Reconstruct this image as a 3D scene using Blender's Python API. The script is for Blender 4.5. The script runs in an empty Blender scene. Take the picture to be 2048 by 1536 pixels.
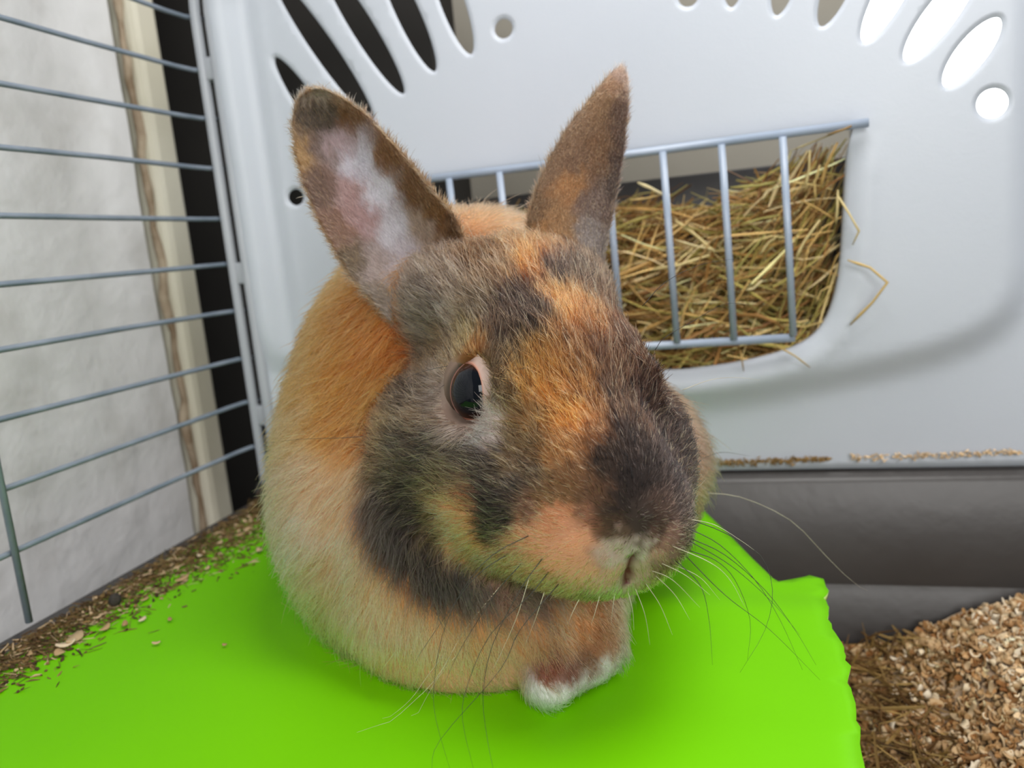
import bpy, bmesh, math, random, os
import numpy as np
from mathutils import Vector, Matrix, geometry
from mathutils.bvhtree import BVHTree

FUR = True
rng = np.random.default_rng(7)
random.seed(7)
scn = bpy.context.scene
COL = scn.collection

# ------------------------------------------------------------------ camera, world, lights, exposure
FPX, IW, IH = 1650.0, 2048.0, 1536.0
YAW, PITCH, ROLL = [math.radians(a) for a in (-16.824, 9.403, 5.568)]

def camera_axes():
    cy, sy, cp, sp = math.cos(YAW), math.sin(YAW), math.cos(PITCH), math.sin(PITCH)
    fwd = np.array([sy * cp, cy * cp, -sp])
    right = np.array([cy, -sy, 0.0])
    down = np.cross(fwd, right)
    c, s = math.cos(ROLL), math.sin(ROLL)
    return right * c + down * s, -right * s + down * c, fwd

RX, DY, FZ = camera_axes()
CR = np.array([RX, DY, FZ])              # world -> camera (x right, y down, z forward)

cam_d = bpy.data.cameras.new('camera')
cam = bpy.data.objects.new('camera', cam_d)
COL.objects.link(cam)
cam.matrix_world = Matrix((
    (RX[0], -DY[0], -FZ[0], 0), (RX[1], -DY[1], -FZ[1], 0), (RX[2], -DY[2], -FZ[2], 0), (0, 0, 0, 1)))
cam_d.sensor_width = 36.0
cam_d.lens = FPX / IW * 36.0
cam_d.clip_start = 0.01
cam_d.dof.use_dof = True
cam_d.dof.focus_distance = 0.213
cam_d.dof.aperture_fstop = 15.0
scn.camera = cam

world = bpy.data.worlds.new('world')
scn.world = world
world.use_nodes = True
world.node_tree.nodes['Background'].inputs[0].default_value = (0.97, 0.985, 1.0, 1)
world.node_tree.nodes['Background'].inputs[1].default_value = 0.12

def area_light(name, loc, target, sx, sy, power, color):
    d = bpy.data.lights.new(name, 'AREA')
    d.shape = 'RECTANGLE'
    d.size, d.size_y, d.energy, d.color = sx, sy, power, color
    o = bpy.data.objects.new(name, d)
    COL.objects.link(o)
    o.location = loc
    o.rotation_euler = (Vector(target) - Vector(loc)).to_track_quat('-Z', 'Y').to_euler()
    return o

area_light('ceiling_light', (0.05, 0.235, 0.345), (0.04, 0.25, -0.10), 0.26, 0.22, 1.45, (1.0, 0.985, 0.96))
area_light('window_daylight', (0.26, -0.62, 0.31), (0.0, 0.25, -0.03), 0.50, 0.40, 5.6, (1.0, 0.99, 0.97))
scn.cycles.max_bounces = 8
scn.cycles.diffuse_bounces = 3
scn.cycles.glossy_bounces = 3
scn.cycles.transmission_bounces = 6

scn.view_settings.view_transform = 'Standard'
scn.view_settings.look = 'None'
scn.view_settings.exposure = 0.25
scn.view_settings.gamma = 1.0
scn.view_settings.use_curve_mapping = False

# ------------------------------------------------------------------ helpers
def ray(px, py):
    return CR.T @ np.array([(px - IW / 2) / FPX, (py - IH / 2) / FPX, 1.0])
def on_x(px, py, X): d = ray(px, py); return d * X / d[0]
def on_y(px, py, Y): d = ray(px, py); return d * Y / d[1]
def on_z(px, py, Z): d = ray(px, py); return d * Z / d[2]
def at(px, py, depth): return ray(px, py) * depth          # depth along the optical axis, metres

def lin(c):
    c = np.asarray(c, float) / 255.0
    return np.where(c <= 0.04045, c / 12.92, ((c + 0.055) / 1.055) ** 2.4)
def sst(a, b, x):
    t = np.clip((x - a) / (b - a), 0, 1)
    return t * t * (3 - 2 * t)

def set_props(o, label=None, cat=None, group=None, kind=None):
    if label: o['label'] = label
    if cat: o['category'] = cat
    if group: o['group'] = group
    if kind: o['kind'] = kind
    return o
def empty(name, loc=(0, 0, 0)):
    o = bpy.data.objects.new(name, None)
    o.location = loc
    o.empty_display_size = 0.02
    COL.objects.link(o)
    return o
def link_mesh(name, me, mat=None, parent=None, smooth=True):
    if mat is not None and not me.materials: me.materials.append(mat)
    if smooth:
        me.polygons.foreach_set('use_smooth', [True] * len(me.polygons))
    o = bpy.data.objects.new(name, me)
    COL.objects.link(o)
    if parent is not None:
        o.parent = parent
        o.matrix_parent_inverse = Matrix.Translation(-Vector(parent.location)) if parent.parent is None else Matrix()
    return o
def mesh_from(name, V, F):
    me = bpy.data.meshes.new(name)
    me.from_pydata([tuple(map(float, v)) for v in V], [], [tuple(map(int, f)) for f in F])
    me.update()
    return me
def from_bm(name, bm, mat=None, parent=None, smooth=True):
    me = bpy.data.meshes.new(name)
    bm.to_mesh(me); bm.free()
    return link_mesh(name, me, mat, parent, smooth)
def box_mesh(x0, x1, y0, y1, z0, z1, bevel=0.0, seg=2):
    bm = bmesh.new()
    bmesh.ops.create_cube(bm, size=1)
    for v in bm.verts:
        v.co = Vector(((x0 + x1) / 2 + v.co.x * (x1 - x0), (y0 + y1) / 2 + v.co.y * (y1 - y0), (z0 + z1) / 2 + v.co.z * (z1 - z0)))
    if bevel: bmesh.ops.bevel(bm, geom=bm.edges[:], offset=bevel, segments=seg, affect='EDGES', profile=0.5)
    return bm
def tube_vf(P, R, n=8, cap=True):
    """tube along points P with radius R (scalar or list)"""
    P = np.asarray(P, float); m = len(P)
    R = np.full(m, R) if np.isscalar(R) else np.asarray(R, float)
    T = np.gradient(P, axis=0); T /= np.linalg.norm(T, axis=1)[:, None] + 1e-12
    ref = np.array([0, 0, 1.0]) if abs(T[0][2]) < 0.9 else np.array([1.0, 0, 0])
    V, F = [], []
    a = np.cross(T[0], ref); a /= np.linalg.norm(a)
    for i in range(m):
        a = a - T[i] * (a @ T[i]); a /= np.linalg.norm(a) + 1e-12
        b = np.cross(T[i], a)
        for k in range(n):
            w = 2 * math.pi * k / n
            V.append(P[i] + R[i] * (math.cos(w) * a + math.sin(w) * b))
    for i in range(m - 1):
        for k in range(n):
            F.append((i * n + k, i * n + (k + 1) % n, (i + 1) * n + (k + 1) % n, (i + 1) * n + k))
    if cap:
        F.append(tuple(range(n - 1, -1, -1))); F.append(tuple((m - 1) * n + k for k in range(n)))
    return V, F
def tube(name, P, R, mat, parent=None, n=8):
    V, F = tube_vf(P, R, n)
    return link_mesh(name, mesh_from(name, V, F), mat, parent)

def mat_base(name):
    m = bpy.data.materials.new(name); m.use_nodes = True
    nt = m.node_tree
    return m, nt, nt.nodes['Principled BSDF']
def mat_noise(name, c1, c2, scale=20, detail=4, rough=0.5, bump=0.0, bump_scale=None, contrast=(0.35, 0.65), spec=0.5, metal=0.0):
    m, nt, b = mat_base(name)
    tc = nt.nodes.new('ShaderNodeTexCoord')
    nz = nt.nodes.new('ShaderNodeTexNoise'); nz.inputs['Scale'].default_value = scale; nz.inputs['Detail'].default_value = detail
    nt.links.new(tc.outputs['Object'], nz.inputs['Vector'])
    cr = nt.nodes.new('ShaderNodeValToRGB')
    cr.color_ramp.elements[0].position, cr.color_ramp.elements[1].position = contrast
    cr.color_ramp.elements[0].color = (*c1, 1); cr.color_ramp.elements[1].color = (*c2, 1)
    nt.links.new(nz.outputs['Fac'], cr.inputs['Fac'])
    nt.links.new(cr.outputs['Color'], b.inputs['Base Color'])
    b.inputs['Roughness'].default_value = rough
    b.inputs['Specular IOR Level'].default_value = spec
    b.inputs['Metallic'].default_value = metal
    if bump:
        n2 = nt.nodes.new('ShaderNodeTexNoise'); n2.inputs['Scale'].default_value = bump_scale or scale; n2.inputs['Detail'].default_value = 6
        nt.links.new(tc.outputs['Object'], n2.inputs['Vector'])
        bp = nt.nodes.new('ShaderNodeBump'); bp.inputs['Strength'].default_value = 1.0; bp.inputs['Distance'].default_value = bump
        nt.links.new(n2.outputs['Fac'], bp.inputs['Height'])
        nt.links.new(bp.outputs['Normal'], b.inputs['Normal'])
    return m
def mat_attr(name, attr='col', rough=0.6, spec=0.3, gain=1.0, trans=0.0):
    m, nt, b = mat_base(name)
    at_ = nt.nodes.new('ShaderNodeAttribute'); at_.attribute_name = attr
    src = at_.outputs['Color']
    if gain != 1.0:
        mx = nt.nodes.new('ShaderNodeVectorMath'); mx.operation = 'SCALE'; mx.inputs['Scale'].default_value = gain
        nt.links.new(src, mx.inputs[0]); src = mx.outputs[0]
    nt.links.new(src, b.inputs['Base Color'])
    b.inputs['Roughness'].default_value = rough
    b.inputs['Specular IOR Level'].default_value = spec
    return m

# ------------------------------------------------------------------ materials
M_wall = mat_noise('white plaster', (0.50, 0.485, 0.465), (0.72, 0.715, 0.72), 14, 6, 0.8, 0.0012, 90, (0.30, 0.52))
M_beam = mat_noise('cream paint', (0.62, 0.58, 0.46), (0.74, 0.70, 0.58), 9, 3, 0.5, 0.0005, 80)
M_seal = mat_noise('old brown sealant', (0.22, 0.15, 0.09), (0.45, 0.36, 0.26), 60, 5, 0.8, 0.002, 120)
M_dark = mat_noise('dark brown board', (0.012, 0.010, 0.008), (0.022, 0.019, 0.016), 12, 3, 0.7)
M_beige = mat_noise('beige wall paint', (0.36, 0.33, 0.27), (0.42, 0.39, 0.33), 8, 3, 0.8)
M_shelf = mat_noise('grey shelf board', (0.20, 0.19, 0.18), (0.28, 0.27, 0.25), 25, 4, 0.7)
M_panel = mat_noise('light grey plastic', (0.47, 0.505, 0.565), (0.505, 0.54, 0.60), 7, 3, 0.42, 0.00006, 900, spec=0.4)
M_rim = mat_noise('grey plastic rim', (0.36, 0.38, 0.42), (0.42, 0.44, 0.48), 14, 3, 0.36)
M_tray = mat_noise('dark taupe plastic', (0.043, 0.038, 0.036), (0.056, 0.051, 0.049), 9, 4, 0.42, 0.0002, 120)
M_wire = mat_noise('grey coated wire', (0.16, 0.20, 0.25), (0.24, 0.28, 0.34), 50, 4, 0.34, 0.0002, 300, spec=0.6)
M_rackwire = mat_noise('blue grey coated wire', (0.27, 0.33, 0.42), (0.34, 0.40, 0.50), 40, 4, 0.32, spec=0.6)
M_bed = mat_noise('bedding ground', (0.22, 0.14, 0.08), (0.55, 0.41, 0.27), 130, 6, 0.9, 0.004, 200)
M_hay = mat_attr('hay', 'col', 0.55, 0.3)
M_shav = mat_attr('wood shavings', 'col', 0.75, 0.2)
M_drop = mat_noise('dark dropping', (0.02, 0.017, 0.014), (0.05, 0.04, 0.03), 400, 3, 0.8)

m, nt, b = mat_base('lime green plastic')
M_green = m
tc = nt.nodes.new('ShaderNodeTexCoord')
nz = nt.nodes.new('ShaderNodeTexNoise'); nz.inputs['Scale'].default_value = 9; nz.inputs['Detail'].default_value = 5
nt.links.new(tc.outputs['Object'], nz.inputs['Vector'])
cr = nt.nodes.new('ShaderNodeValToRGB')
cr.color_ramp.elements[0].color = (0.135, 0.475, 0.0005, 1); cr.color_ramp.elements[1].color = (0.165, 0.535, 0.001, 1)
nt.links.new(nz.outputs['Fac'], cr.inputs['Fac']); nt.links.new(cr.outputs['Color'], b.inputs['Base Color'])
b.inputs['Roughness'].default_value = 0.5; b.inputs['Specular IOR Level'].default_value = 0.07
M_chew = mat_noise('chewed pale green edge', (0.34, 0.55, 0.06), (0.55, 0.70, 0.22), 300, 4, 0.8, 0.001, 500)

m, nt, b = mat_base('window glow')
M_glow = m
b.inputs['Base Color'].default_value = (0.8, 0.8, 0.8, 1)
b.inputs['Emission Color'].default_value = (0.95, 0.98, 1.0, 1); b.inputs['Emission Strength'].default_value = 3.2

# ------------------------------------------------------------------ the room around the cage
XW, YB, ZP = -0.2625, 0.385, -0.122       # wire side plane, back panel plane, platform height
XR = 0.142                                # right side of the cage
ZRIM = -0.1125                            # lower edge of the back panel
XWALL = -0.325

def struct(name, bm, mat, label, smooth=False):
    o = from_bm(name, bm, mat, None, smooth)
    return set_props(o, label, None, None, 'structure')

# white masonry wall beyond the wires: displaced grid so the lumpy render is real relief
y_beam0 = float(on_x(300, 480, XWALL)[1]); y_beam1 = float(on_x(386, 480, XWALL + 0.010)[1])
def nz3(x, y, s): return np.sin(x * 41 * s + 1.3 * np.sin(y * 23 * s)) * np.sin(y * 37 * s + 1.7 * np.sin(x * 29 * s + 2))
gy = np.arange(-0.75, y_beam0, 0.006); gz = np.arange(-0.34, 0.55, 0.006)
GY, GZ = np.meshgrid(gy, gz, indexing='ij')
GX = XWALL + 0.0006 * nz3(GY, GZ, 1.0) + 0.0005 * nz3(GY + .3, GZ, 2.7) + 0.0012 * np.exp(-((GZ + 0.078) / 0.012) ** 2)
V = np.stack([GX, GY, GZ], -1).reshape(-1, 3); ny, nzz = GX.shape
F = [(i * nzz + j, (i + 1) * nzz + j, (i + 1) * nzz + j + 1, i * nzz + j + 1) for i in range(ny - 1) for j in range(nzz - 1)]
o = link_mesh('wall_left', mesh_from('wall_left', V, F), M_wall); set_props(o, 'rough white plastered wall beyond the cage wires', kind='structure')
struct('trim_1', box_mesh(XWALL - 0.03, XWALL + 0.010, y_beam0 + 0.004, y_beam1, -0.34, 0.55, 0.004), M_beam, 'cream painted post at the end of the white wall')
# irregular brown sealant bead between wall and post
zs = np.linspace(-0.34, 0.55, 90)
P = np.stack([XWALL + 0.002 + 0.0008 * np.sin(zs * 170), y_beam0 + 0.003 + 0.0012 * np.sin(zs * 90 + np.sin(zs * 240)), zs], -1)
V, F = tube_vf(P, 0.0024 + 0.0009 * np.sin(zs * 130) * np.sin(zs * 57), 8)
o = link_mesh('trim_2', mesh_from('trim_2', V, F), M_seal); set_props(o, 'brown sealant joint between white wall and cream post', kind='structure')
YW = 0.56
xb = float(on_y(908, 40, YW)[0]); xg = float(on_y(1700, 30, YW)[0])
struct('wall_back', box_mesh(xb, xg, YW, YW + 0.02, -0.34, 0.7), M_beige, 'beige room wall behind the cage')
struct('trim_3', box_mesh(-0.9, xb, YW - 0.05, YW + 0.02, -0.34, 0.7), M_dark, 'dark brown board standing behind the cage')
w1 = struct('window_1', box_mesh(xg, xg + 0.9, YW, YW + 0.02, 0.02, 0.8), M_glow, 'bright overexposed window behind the right end of the panel')
fr = from_bm('window_frame', box_mesh(xg, xg + 0.9, YW - 0.012, YW + 0.02, -0.02, 0.02, 0.003), M_beige, w1, False)
struct('wall_right', box_mesh(xg, xg + 0.9, YW, YW + 0.02, -0.34, -0.02), M_beige, 'beige wall below the bright window')
struct('floor', box_mesh(-0.9, 0.9, -0.75, YW + 0.02, -0.36, -0.34), M_shelf, 'grey shelf board under the cage')

# ------------------------------------------------------------------ back panel of the cage
PX0, PX1, PZ0, PZ1 = -0.2495, 0.138, ZRIM, 0.168
XC = -0.070
def w2(px, py):
    p = on_y(px, py, YB); return np.array([p[0], p[2]])

def slot(p0, p1, w, n=40):
    a, c = w2(*p0), w2(*p1)
    mid = (a + c) / 2; ax = (c - a) / 2; L = np.linalg.norm(ax); u = ax / L; v = np.array([-u[1], u[0]])
    t = np.linspace(0, 2 * np.pi, n, endpoint=False)
    ct, st = np.cos(t), np.sin(t)
    return mid + np.outer(L * ct, u) + np.outer(w * st * (np.abs(st) ** 0.10), v)
def circ(p, r, n=28):
    c = w2(*p); t = np.linspace(0, 2 * np.pi, n, endpoint=False)
    return c + r * np.stack([np.cos(t), np.sin(t)], -1)
holes = [
    slot((560, 118), (690, 310), 0.0052), slot((555, -45), (755, 242), 0.0056), slot((650, -75), (815, 190), 0.0056),
    slot((765, -95), (877, 146), 0.0056), slot((868, -110), (949, 112), 0.0056),
    slot((1478, -150), (1463, 20), 0.0050), slot((1600, -160), (1552, 36), 0.0052), slot((1720, -140), (1640, 58), 0.0054),
    slot((1835, -110), (1724, 88), 0.0056), slot((1945, -55), (1806, 126), 0.0058), slot((1992, 42), (1884, 176), 0.0056),
    circ((1013, 62), 0.0042), circ((602, 395), 0.0040), circ((1978, 210), 0.0056), circ((1378, -2), 0.0042)]
# hay opening, symmetric about the panel's middle
edge = [(1722, 246), (1697, 262), (1688, 330), (1684, 420), (1680, 500), (1672, 570), (1655, 630), (1630, 668), (1590, 692), (1540, 708), (1470, 724), (1390, 735)]
er = np.array([w2(*p) for p in edge])
er = er[er[:, 0] > XC]
el = np.stack([2 * XC - er[::-1, 0], er[::-1, 1]], -1)
opening = np.concatenate([er, el])
opening[0, 1] = opening[-1, 1] = er[0, 1]
def resample(poly, step):
    out = []
    for i in range(len(poly)):
        a, c = poly[i], poly[(i + 1) % len(poly)]
        k = max(1, int(np.linalg.norm(c - a) / step))
        out += [a + (c - a) * j / k for j in range(k)]
    return np.array(out)
opening = resample(opening, 0.003)
def smooth_poly(p, it=3):
    for _ in range(it): p = (np.roll(p, 1, 0) + 2 * p + np.roll(p, -1, 0)) / 4
    return p
opening = smooth_poly(opening, 4)
holes.append(opening)
# outline with rounded top corners
rc = 0.042
ol = [(PX0, PZ0)]
ol += [(PX1, PZ0)]
for k in range(9):
    a = math.pi / 2 * k / 8; ol.append((PX1 - rc + rc * math.cos(a), PZ1 - rc + rc * math.sin(a)))
for k in range(9):
    a = math.pi / 2 + math.pi / 2 * k / 8; ol.append((PX0 + rc + rc * math.cos(a), PZ1 - rc + rc * math.sin(a)))
outline = resample(np.array(ol), 0.004)

def inside(poly, Q):
    x, y = Q[:, 0], Q[:, 1]; c = np.zeros(len(Q), bool)
    for i in range(len(poly)):
        (x0, y0), (x1, y1) = poly[i - 1], poly[i]
        if y0 == y1: continue
        cond = ((y0 > y) != (y1 > y)) & (x < (x1 - x0) * (y - y0) / (y1 - y0) + x0)
        c ^= cond
    return c
def pdist(poly, Q):
    d = np.full(len(Q), 1e9)
    for i in range(len(poly)):
        a, c = np.asarray(poly[i - 1]), np.asarray(poly[i]); e = c - a
        t = np.clip(((Q - a) @ e) / (e @ e + 1e-18), 0, 1)
        d = np.minimum(d, np.linalg.norm(Q - a - t[:, None] * e, axis=1))
    return d
crease = np.array([w2(*p) for p in [(1300, 838), (1420, 826), (1540, 810), (1660, 786), (1780, 760), (1880, 735), (1960, 705), (2010, 675), (2048, 640), (2070, 600), (2085, 540)]])
crease = np.concatenate([[[XC, crease[0, 1] - 0.002]], crease[crease[:, 0] > XC + 0.005], [[crease[-1, 0] + 0.003, 0.2]]])
def pad_dist(Q):
    """signed distance from the crease line, positive on the raised pad side"""
    q = np.stack([XC + np.abs(Q[:, 0] - XC), Q[:, 1]], -1)
    d = np.full(len(q), 1e9)
    for i in range(1, len(crease)):
        a, c = crease[i - 1], crease[i]; e = c - a
        t = np.clip(((q - a) @ e) / (e @ e), 0, 1); d = np.minimum(d, np.linalg.norm(q - a - t[:, None] * e, axis=1))
    poly = np.concatenate([crease, [[XC - 0.5, 0.2], [XC - 0.5, crease[0, 1]]]])
    return np.where(inside(poly, q), d, -d)
gx = np.arange(PX0, PX1, 0.0034); gz = np.arange(PZ0, PZ1, 0.0034)
Q = np.stack(np.meshgrid(gx, gz, indexing='ij'), -1).reshape(-1, 2)
Q += rng.uniform(-0.0004, 0.0004, Q.shape)
keep = inside(outline, Q) & (pdist(outline, Q) > 0.0018)
for h in holes:
    keep &= ~inside(h, Q)
Q = Q[keep]
keep = np.ones(len(Q), bool)
extra = []
for h in holes:
    keep &= pdist(h, Q) > 0.0034
    c = h.mean(0)
    # ring just outside every hole so the rim can round over
    n = np.roll(h, -1, 0) - np.roll(h, 1, 0); n = np.stack([n[:, 1], -n[:, 0]], -1); n /= np.linalg.norm(n, axis=1)[:, None] + 1e-12
    if ((h - c) * n).sum() < 0: n = -n
    extra += [h + n * 0.0006, h + n * 0.0012, h + n * 0.0018, h + n * 0.0024]
Q = np.concatenate([Q[keep]] + [e for e in extra])
ok = inside(outline, Q)
for h in holes: ok &= ~inside(h, Q)
Q = Q[ok]
pts = [Vector(p) for p in outline]; edges = [(i, (i + 1) % len(outline)) for i in range(len(outline))]
for h in holes:
    s = len(pts); pts += [Vector(p) for p in h]; edges += [(s + i, s + (i + 1) % len(h)) for i in range(len(h))]
pts += [Vector(p) for p in Q]
vs, es, fs, *_ = geometry.delaunay_2d_cdt(pts, edges, [], 0, 1e-7)
A = np.array([tuple(v) for v in vs]); fs = np.array([f for f in fs if len(f) == 3])
cen = A[fs].mean(1)
good = inside(outline, cen)
for h in holes: good &= ~inside(h, cen)
fs = fs[good]
# forward relief of the panel
side = np.array([p for p in outline])
dl = np.minimum(A[:, 0] - PX0, PX1 - A[:, 0]); dt = PZ1 - A[:, 1]
cx = np.clip(rc - dl, 0, None); cz = np.clip(rc - dt, 0, None)
db = np.where((dl < rc) & (dt < rc), rc - np.hypot(cx, cz), np.minimum(dl, dt))
hgt = 0.011 * (1 - sst(0.003, 0.020, db)) + 0.0012 * np.exp(-((db - 0.024) / 0.003) ** 2)
hgt += 0.0055 * sst(-0.001, 0.014, pad_dist(A))
dh = np.full(len(A), 1e9)
for h in holes[:-1]: dh = np.minimum(dh, pdist(h, A))
hgt -= 0.0009 * (1 - sst(0, 0.0020, dh))
do = pdist(opening, A)
hgt -= (0.12 + 0.88 * sst(er[0, 1] - 0.004, er[0, 1] - 0.022, A[:, 1])) * 0.0055 * (1 - np.sqrt(np.clip(1 - (1 - np.clip(do / 0.0075, 0, 1)) ** 2, 0, 1)))
lipf = sst(er[0, 1] - 0.004, er[0, 1] - 0.022, A[:, 1])
hgt += lipf * 0.0010 * np.exp(-((do - 0.009) / 0.003) ** 2)
V = np.stack([A[:, 0], YB - hgt, A[:, 1]], -1)
panel = empty('cage_end_panel', (XC, YB, ZRIM))
set_props(panel, 'light grey plastic end panel of the cage with fanned vent slots', 'cage panel')
fl = [tuple(f) for f in fs]
pm = mesh_from('panel', V, fl)
bm = bmesh.new(); bm.from_mesh(pm)
bmesh.ops.recalc_face_normals(bm, faces=bm.faces[:])
if sum(f.normal.y for f in bm.faces) > 0: bmesh.ops.reverse_faces(bm, faces=bm.faces[:])
bm.to_mesh(pm); bm.free()
po = link_mesh('panel', pm, M_panel, panel)
sm = po.modifiers.new('thickness', 'SOLIDIFY'); sm.thickness = 0.003; sm.offset = -1
# rim: two rounded ridges that follow the outline, with a groove and clips between
def rim_path(off, fwd):
    p = [(PX0 - off, PZ0)]
    r2 = rc + off
    for k in range(13):
        a = math.pi - math.pi / 2 * k / 12; p.append((PX0 + rc + r2 * math.cos(a), PZ1 - rc + r2 * math.sin(a)))
    for k in range(13):
        a = math.pi / 2 - math.pi / 2 * k / 12; p.append((PX1 - rc + r2 * math.cos(a), PZ1 - rc + r2 * math.sin(a)))
    p.append((PX1 + off, PZ0))
    return [(x, YB - fwd, z) for x, z in resample(np.array(p), 0.006)[:-int((PX1 - PX0 + 2 * off) / 0.006)]]
tube('rim', rim_path(-0.0015, 0.012), 0.0027, M_rim, panel, 10)
tube('rim', rim_path(0.0072, 0.011), 0.0026, M_rim, panel, 10)
def rim_back():
    p = rim_path(0.0028, 0.003)
    return p
tube('groove', rim_back(), 0.0050, M_dark, panel, 8)
for zc in (0.101, 0.0, -0.075):
    from_bm('clip', box_mesh(PX0 - 0.009, PX0 + 0.002, YB - 0.0125, YB - 0.006, zc - 0.0055, zc + 0.0055, 0.001), M_rim, panel)

# ------------------------------------------------------------------ wire side of the cage
wp = empty('wire_side_panel', (XW, 0.2, ZRIM)); set_props(wp, 'grey wire grid side of the cage in front of the white wall', 'wire panel')
for k in range(-3, 11):
    z = XW * -0.388 - k * 0.02426
    if z < ZRIM + 0.003: break
    yy = np.array([-0.12, 0.0, 0.1, 0.2, 0.3, 0.36, 0.372, 0.379])
    xx = np.array([0, 0, 0, 0, 0, 0, 0.001, 0.006]) + XW + 0.0006 * np.sin(yy * 20 + k)
    zz = z + 0.0007 * np.sin(yy * 13 + k * 2.1)
    tube('wire', np.stack([xx, yy, zz], -1), 0.0012, M_wire, wp, 8)
for y in (0.2217, 0.02):
    tube('wire', [(XW + 0.0022, y, ZRIM - 0.006), (XW + 0.0022, y, 0.0), (XW + 0.0022, y, 0.177)], 0.0013, M_wire, wp, 8)

# ------------------------------------------------------------------ tray
tray = empty('cage_tray', ((XW + XR) / 2, 0.13, -0.245)); set_props(tray, 'dark taupe plastic tray under the grey end panel', 'tray')
ZT = -0.245
YT = YB - 0.004
prof = [(0.014, ZRIM + 0.006), (0.013, -0.1160), (0.001, -0.1172), (0.0, -0.1185), (-0.002, -0.164), (-0.0022, -0.1655), (-0.0040, -0.1675), (-0.0042, -0.200), (-0.0045, ZT)]
def wall_strip(kind):
    V, F = [], []
    n = 40
    for i in range(n + 1):
        t = i / n
        for (off, z) in prof:
            if kind != 'back': z = min(z, ZP - 0.004); off = min(off, 0.0)
            if kind == 'back': V.append((XW - 0.004 + t * (XR - XW + 0.008), YT + off, z))
            elif kind == 'left': V.append((XW - 0.004 - off * 0.5, -0.16 + t * (YT + 0.166), z))
            else: V.append((XR + 0.004 + off * 0.5, -0.16 + t * (YT + 0.166), z))
    m_ = len(prof)
    for i in range(n):
        for j in range(m_ - 1): F.append((i * m_ + j, (i + 1) * m_ + j, (i + 1) * m_ + j + 1, i * m_ + j + 1))
    return mesh_from('wall', V, F)
for kind in ('back', 'left', 'right'):
    me = wall_strip(kind)
    o = link_mesh('side', me, M_tray, tray)
    s = o.modifiers.new('t', 'SOLIDIFY'); s.thickness = 0.003; s.offset = 1 if kind == 'left' else -1
from_bm('bottom', box_mesh(XW - 0.004, XR + 0.004, -0.16, YT + 0.004, ZT - 0.004, ZT, 0.001), M_tray, tray)
for kind in ('foot',):
    for xx in (XW + 0.03, XR - 0.03):
        for yy in (-0.10, YT - 0.05):
            from_bm('foot', box_mesh(xx - 0.02, xx + 0.02, yy - 0.02, yy + 0.02, -0.34, ZT - 0.003, 0.003), M_tray, tray)

# ------------------------------------------------------------------ hay rack, hopper, hay
rack = empty('hay_rack', (XC, YB, -0.06)); set_props(rack, 'blue grey wire bars across the hay opening', 'hay rack')
YR = YB - 0.0095
zt = float(on_y(1500, 278, YR)[2]); zb = float(on_y(1470, 682, YR)[2])
xr_t = float(on_y(1737, 238, YR)[0]); xr_b = float(on_y(1590, 672, YR)[0])
tube('top_bar', [(2 * XC - xr_t, YR, zt + 0.0004), (XC, YR, zt - 0.0002), (xr_t, YR, zt + 0.0006)], 0.0019, M_rackwire, rack, 10)
xs0 = float(on_y(1340, 480, YR)[0]); sp = float(on_y(1576, 470, YR)[0] - xs0) / 2
tube('bottom_bar', [(xs0 - sp * 6 + 0.0, YR, zb), (XC, YR, zb), (xr_b, YR, zb)], 0.0019, M_rackwire, rack, 10)
for k in range(-6, 3):
    x = xs0 + k * sp
    tube('bar', [(x - 0.0006, YR - 0.0016, zt - 0.001), (x, YR - 0.0022, (zt + zb) / 2), (x + 0.0004, YR - 0.0016, zb + 0.001)], 0.0016, M_rackwire, rack, 10)
hop = empty('hay_hopper', (XC, YB + 0.06, -0.075)); set_props(hop, 'grey plastic hopper holding the hay behind the panel', 'hopper')
hx0, hx1 = 2 * XC - xr_t - 0.004, xr_t + 0.004
from_bm('back', box_mesh(hx0, hx1, YB + 0.066, YB + 0.069, -0.078, 0.028, 0.001), M_tray, hop)
from_bm('bottom', box_mesh(hx0, hx1, YB + 0.0035, YB + 0.069, -0.081, -0.078, 0.001), M_rim, hop)
for x in (hx0, hx1): from_bm('side', box_mesh(x - 0.003, x + 0.0, YB + 0.0035, YB + 0.069, -0.078, 0.050, 0.001), M_rim, hop)

hay_cols = np.array([lin(c) for c in [(196, 168, 108), (172, 140, 82), (150, 118, 66), (205, 186, 132), (160, 150, 84), (124, 92, 50), (138, 130, 70), (214, 198, 152), (110, 78, 42)]])
def stalk_vf(P, w, n=4, flat=0.55):
    P = np.asarray(P, float); m_ = len(P)
    T = np.gradient(P, axis=0); T /= np.linalg.norm(T, axis=1)[:, None] + 1e-12
    a = np.cross(T[0], rng.normal(size=3)); V, F = [], []
    for i in range(m_):
        a = a - T[i] * (a @ T[i]); a /= np.linalg.norm(a) + 1e-12; c = np.cross(T[i], a)
        r = w * (0.85 + 0.15 * math.sin(i * 2.0)) * (0.5 if i in (0, m_ - 1) else 1)
        for k in range(n):
            t = 2 * math.pi * k / n
            V.append(P[i] + r * (math.cos(t) * a + flat * math.sin(t) * c))
    for i in range(m_ - 1):
        for k in range(n): F.append((i * n + k, i * n + (k + 1) % n, (i + 1) * n + (k + 1) % n, (i + 1) * n + k))
    F.append(tuple(range(n - 1, -1, -1))); F.append(tuple((m_ - 1) * n + k for k in range(n)))
    return V, F
def add_col(me, colors):
    a = me.attributes.new('col', 'FLOAT_COLOR', 'POINT')
    c = np.ones((len(me.vertices), 4)); c[:, :3] = colors
    a.data.foreach_set('color', c.ravel().astype(np.float32))
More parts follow.
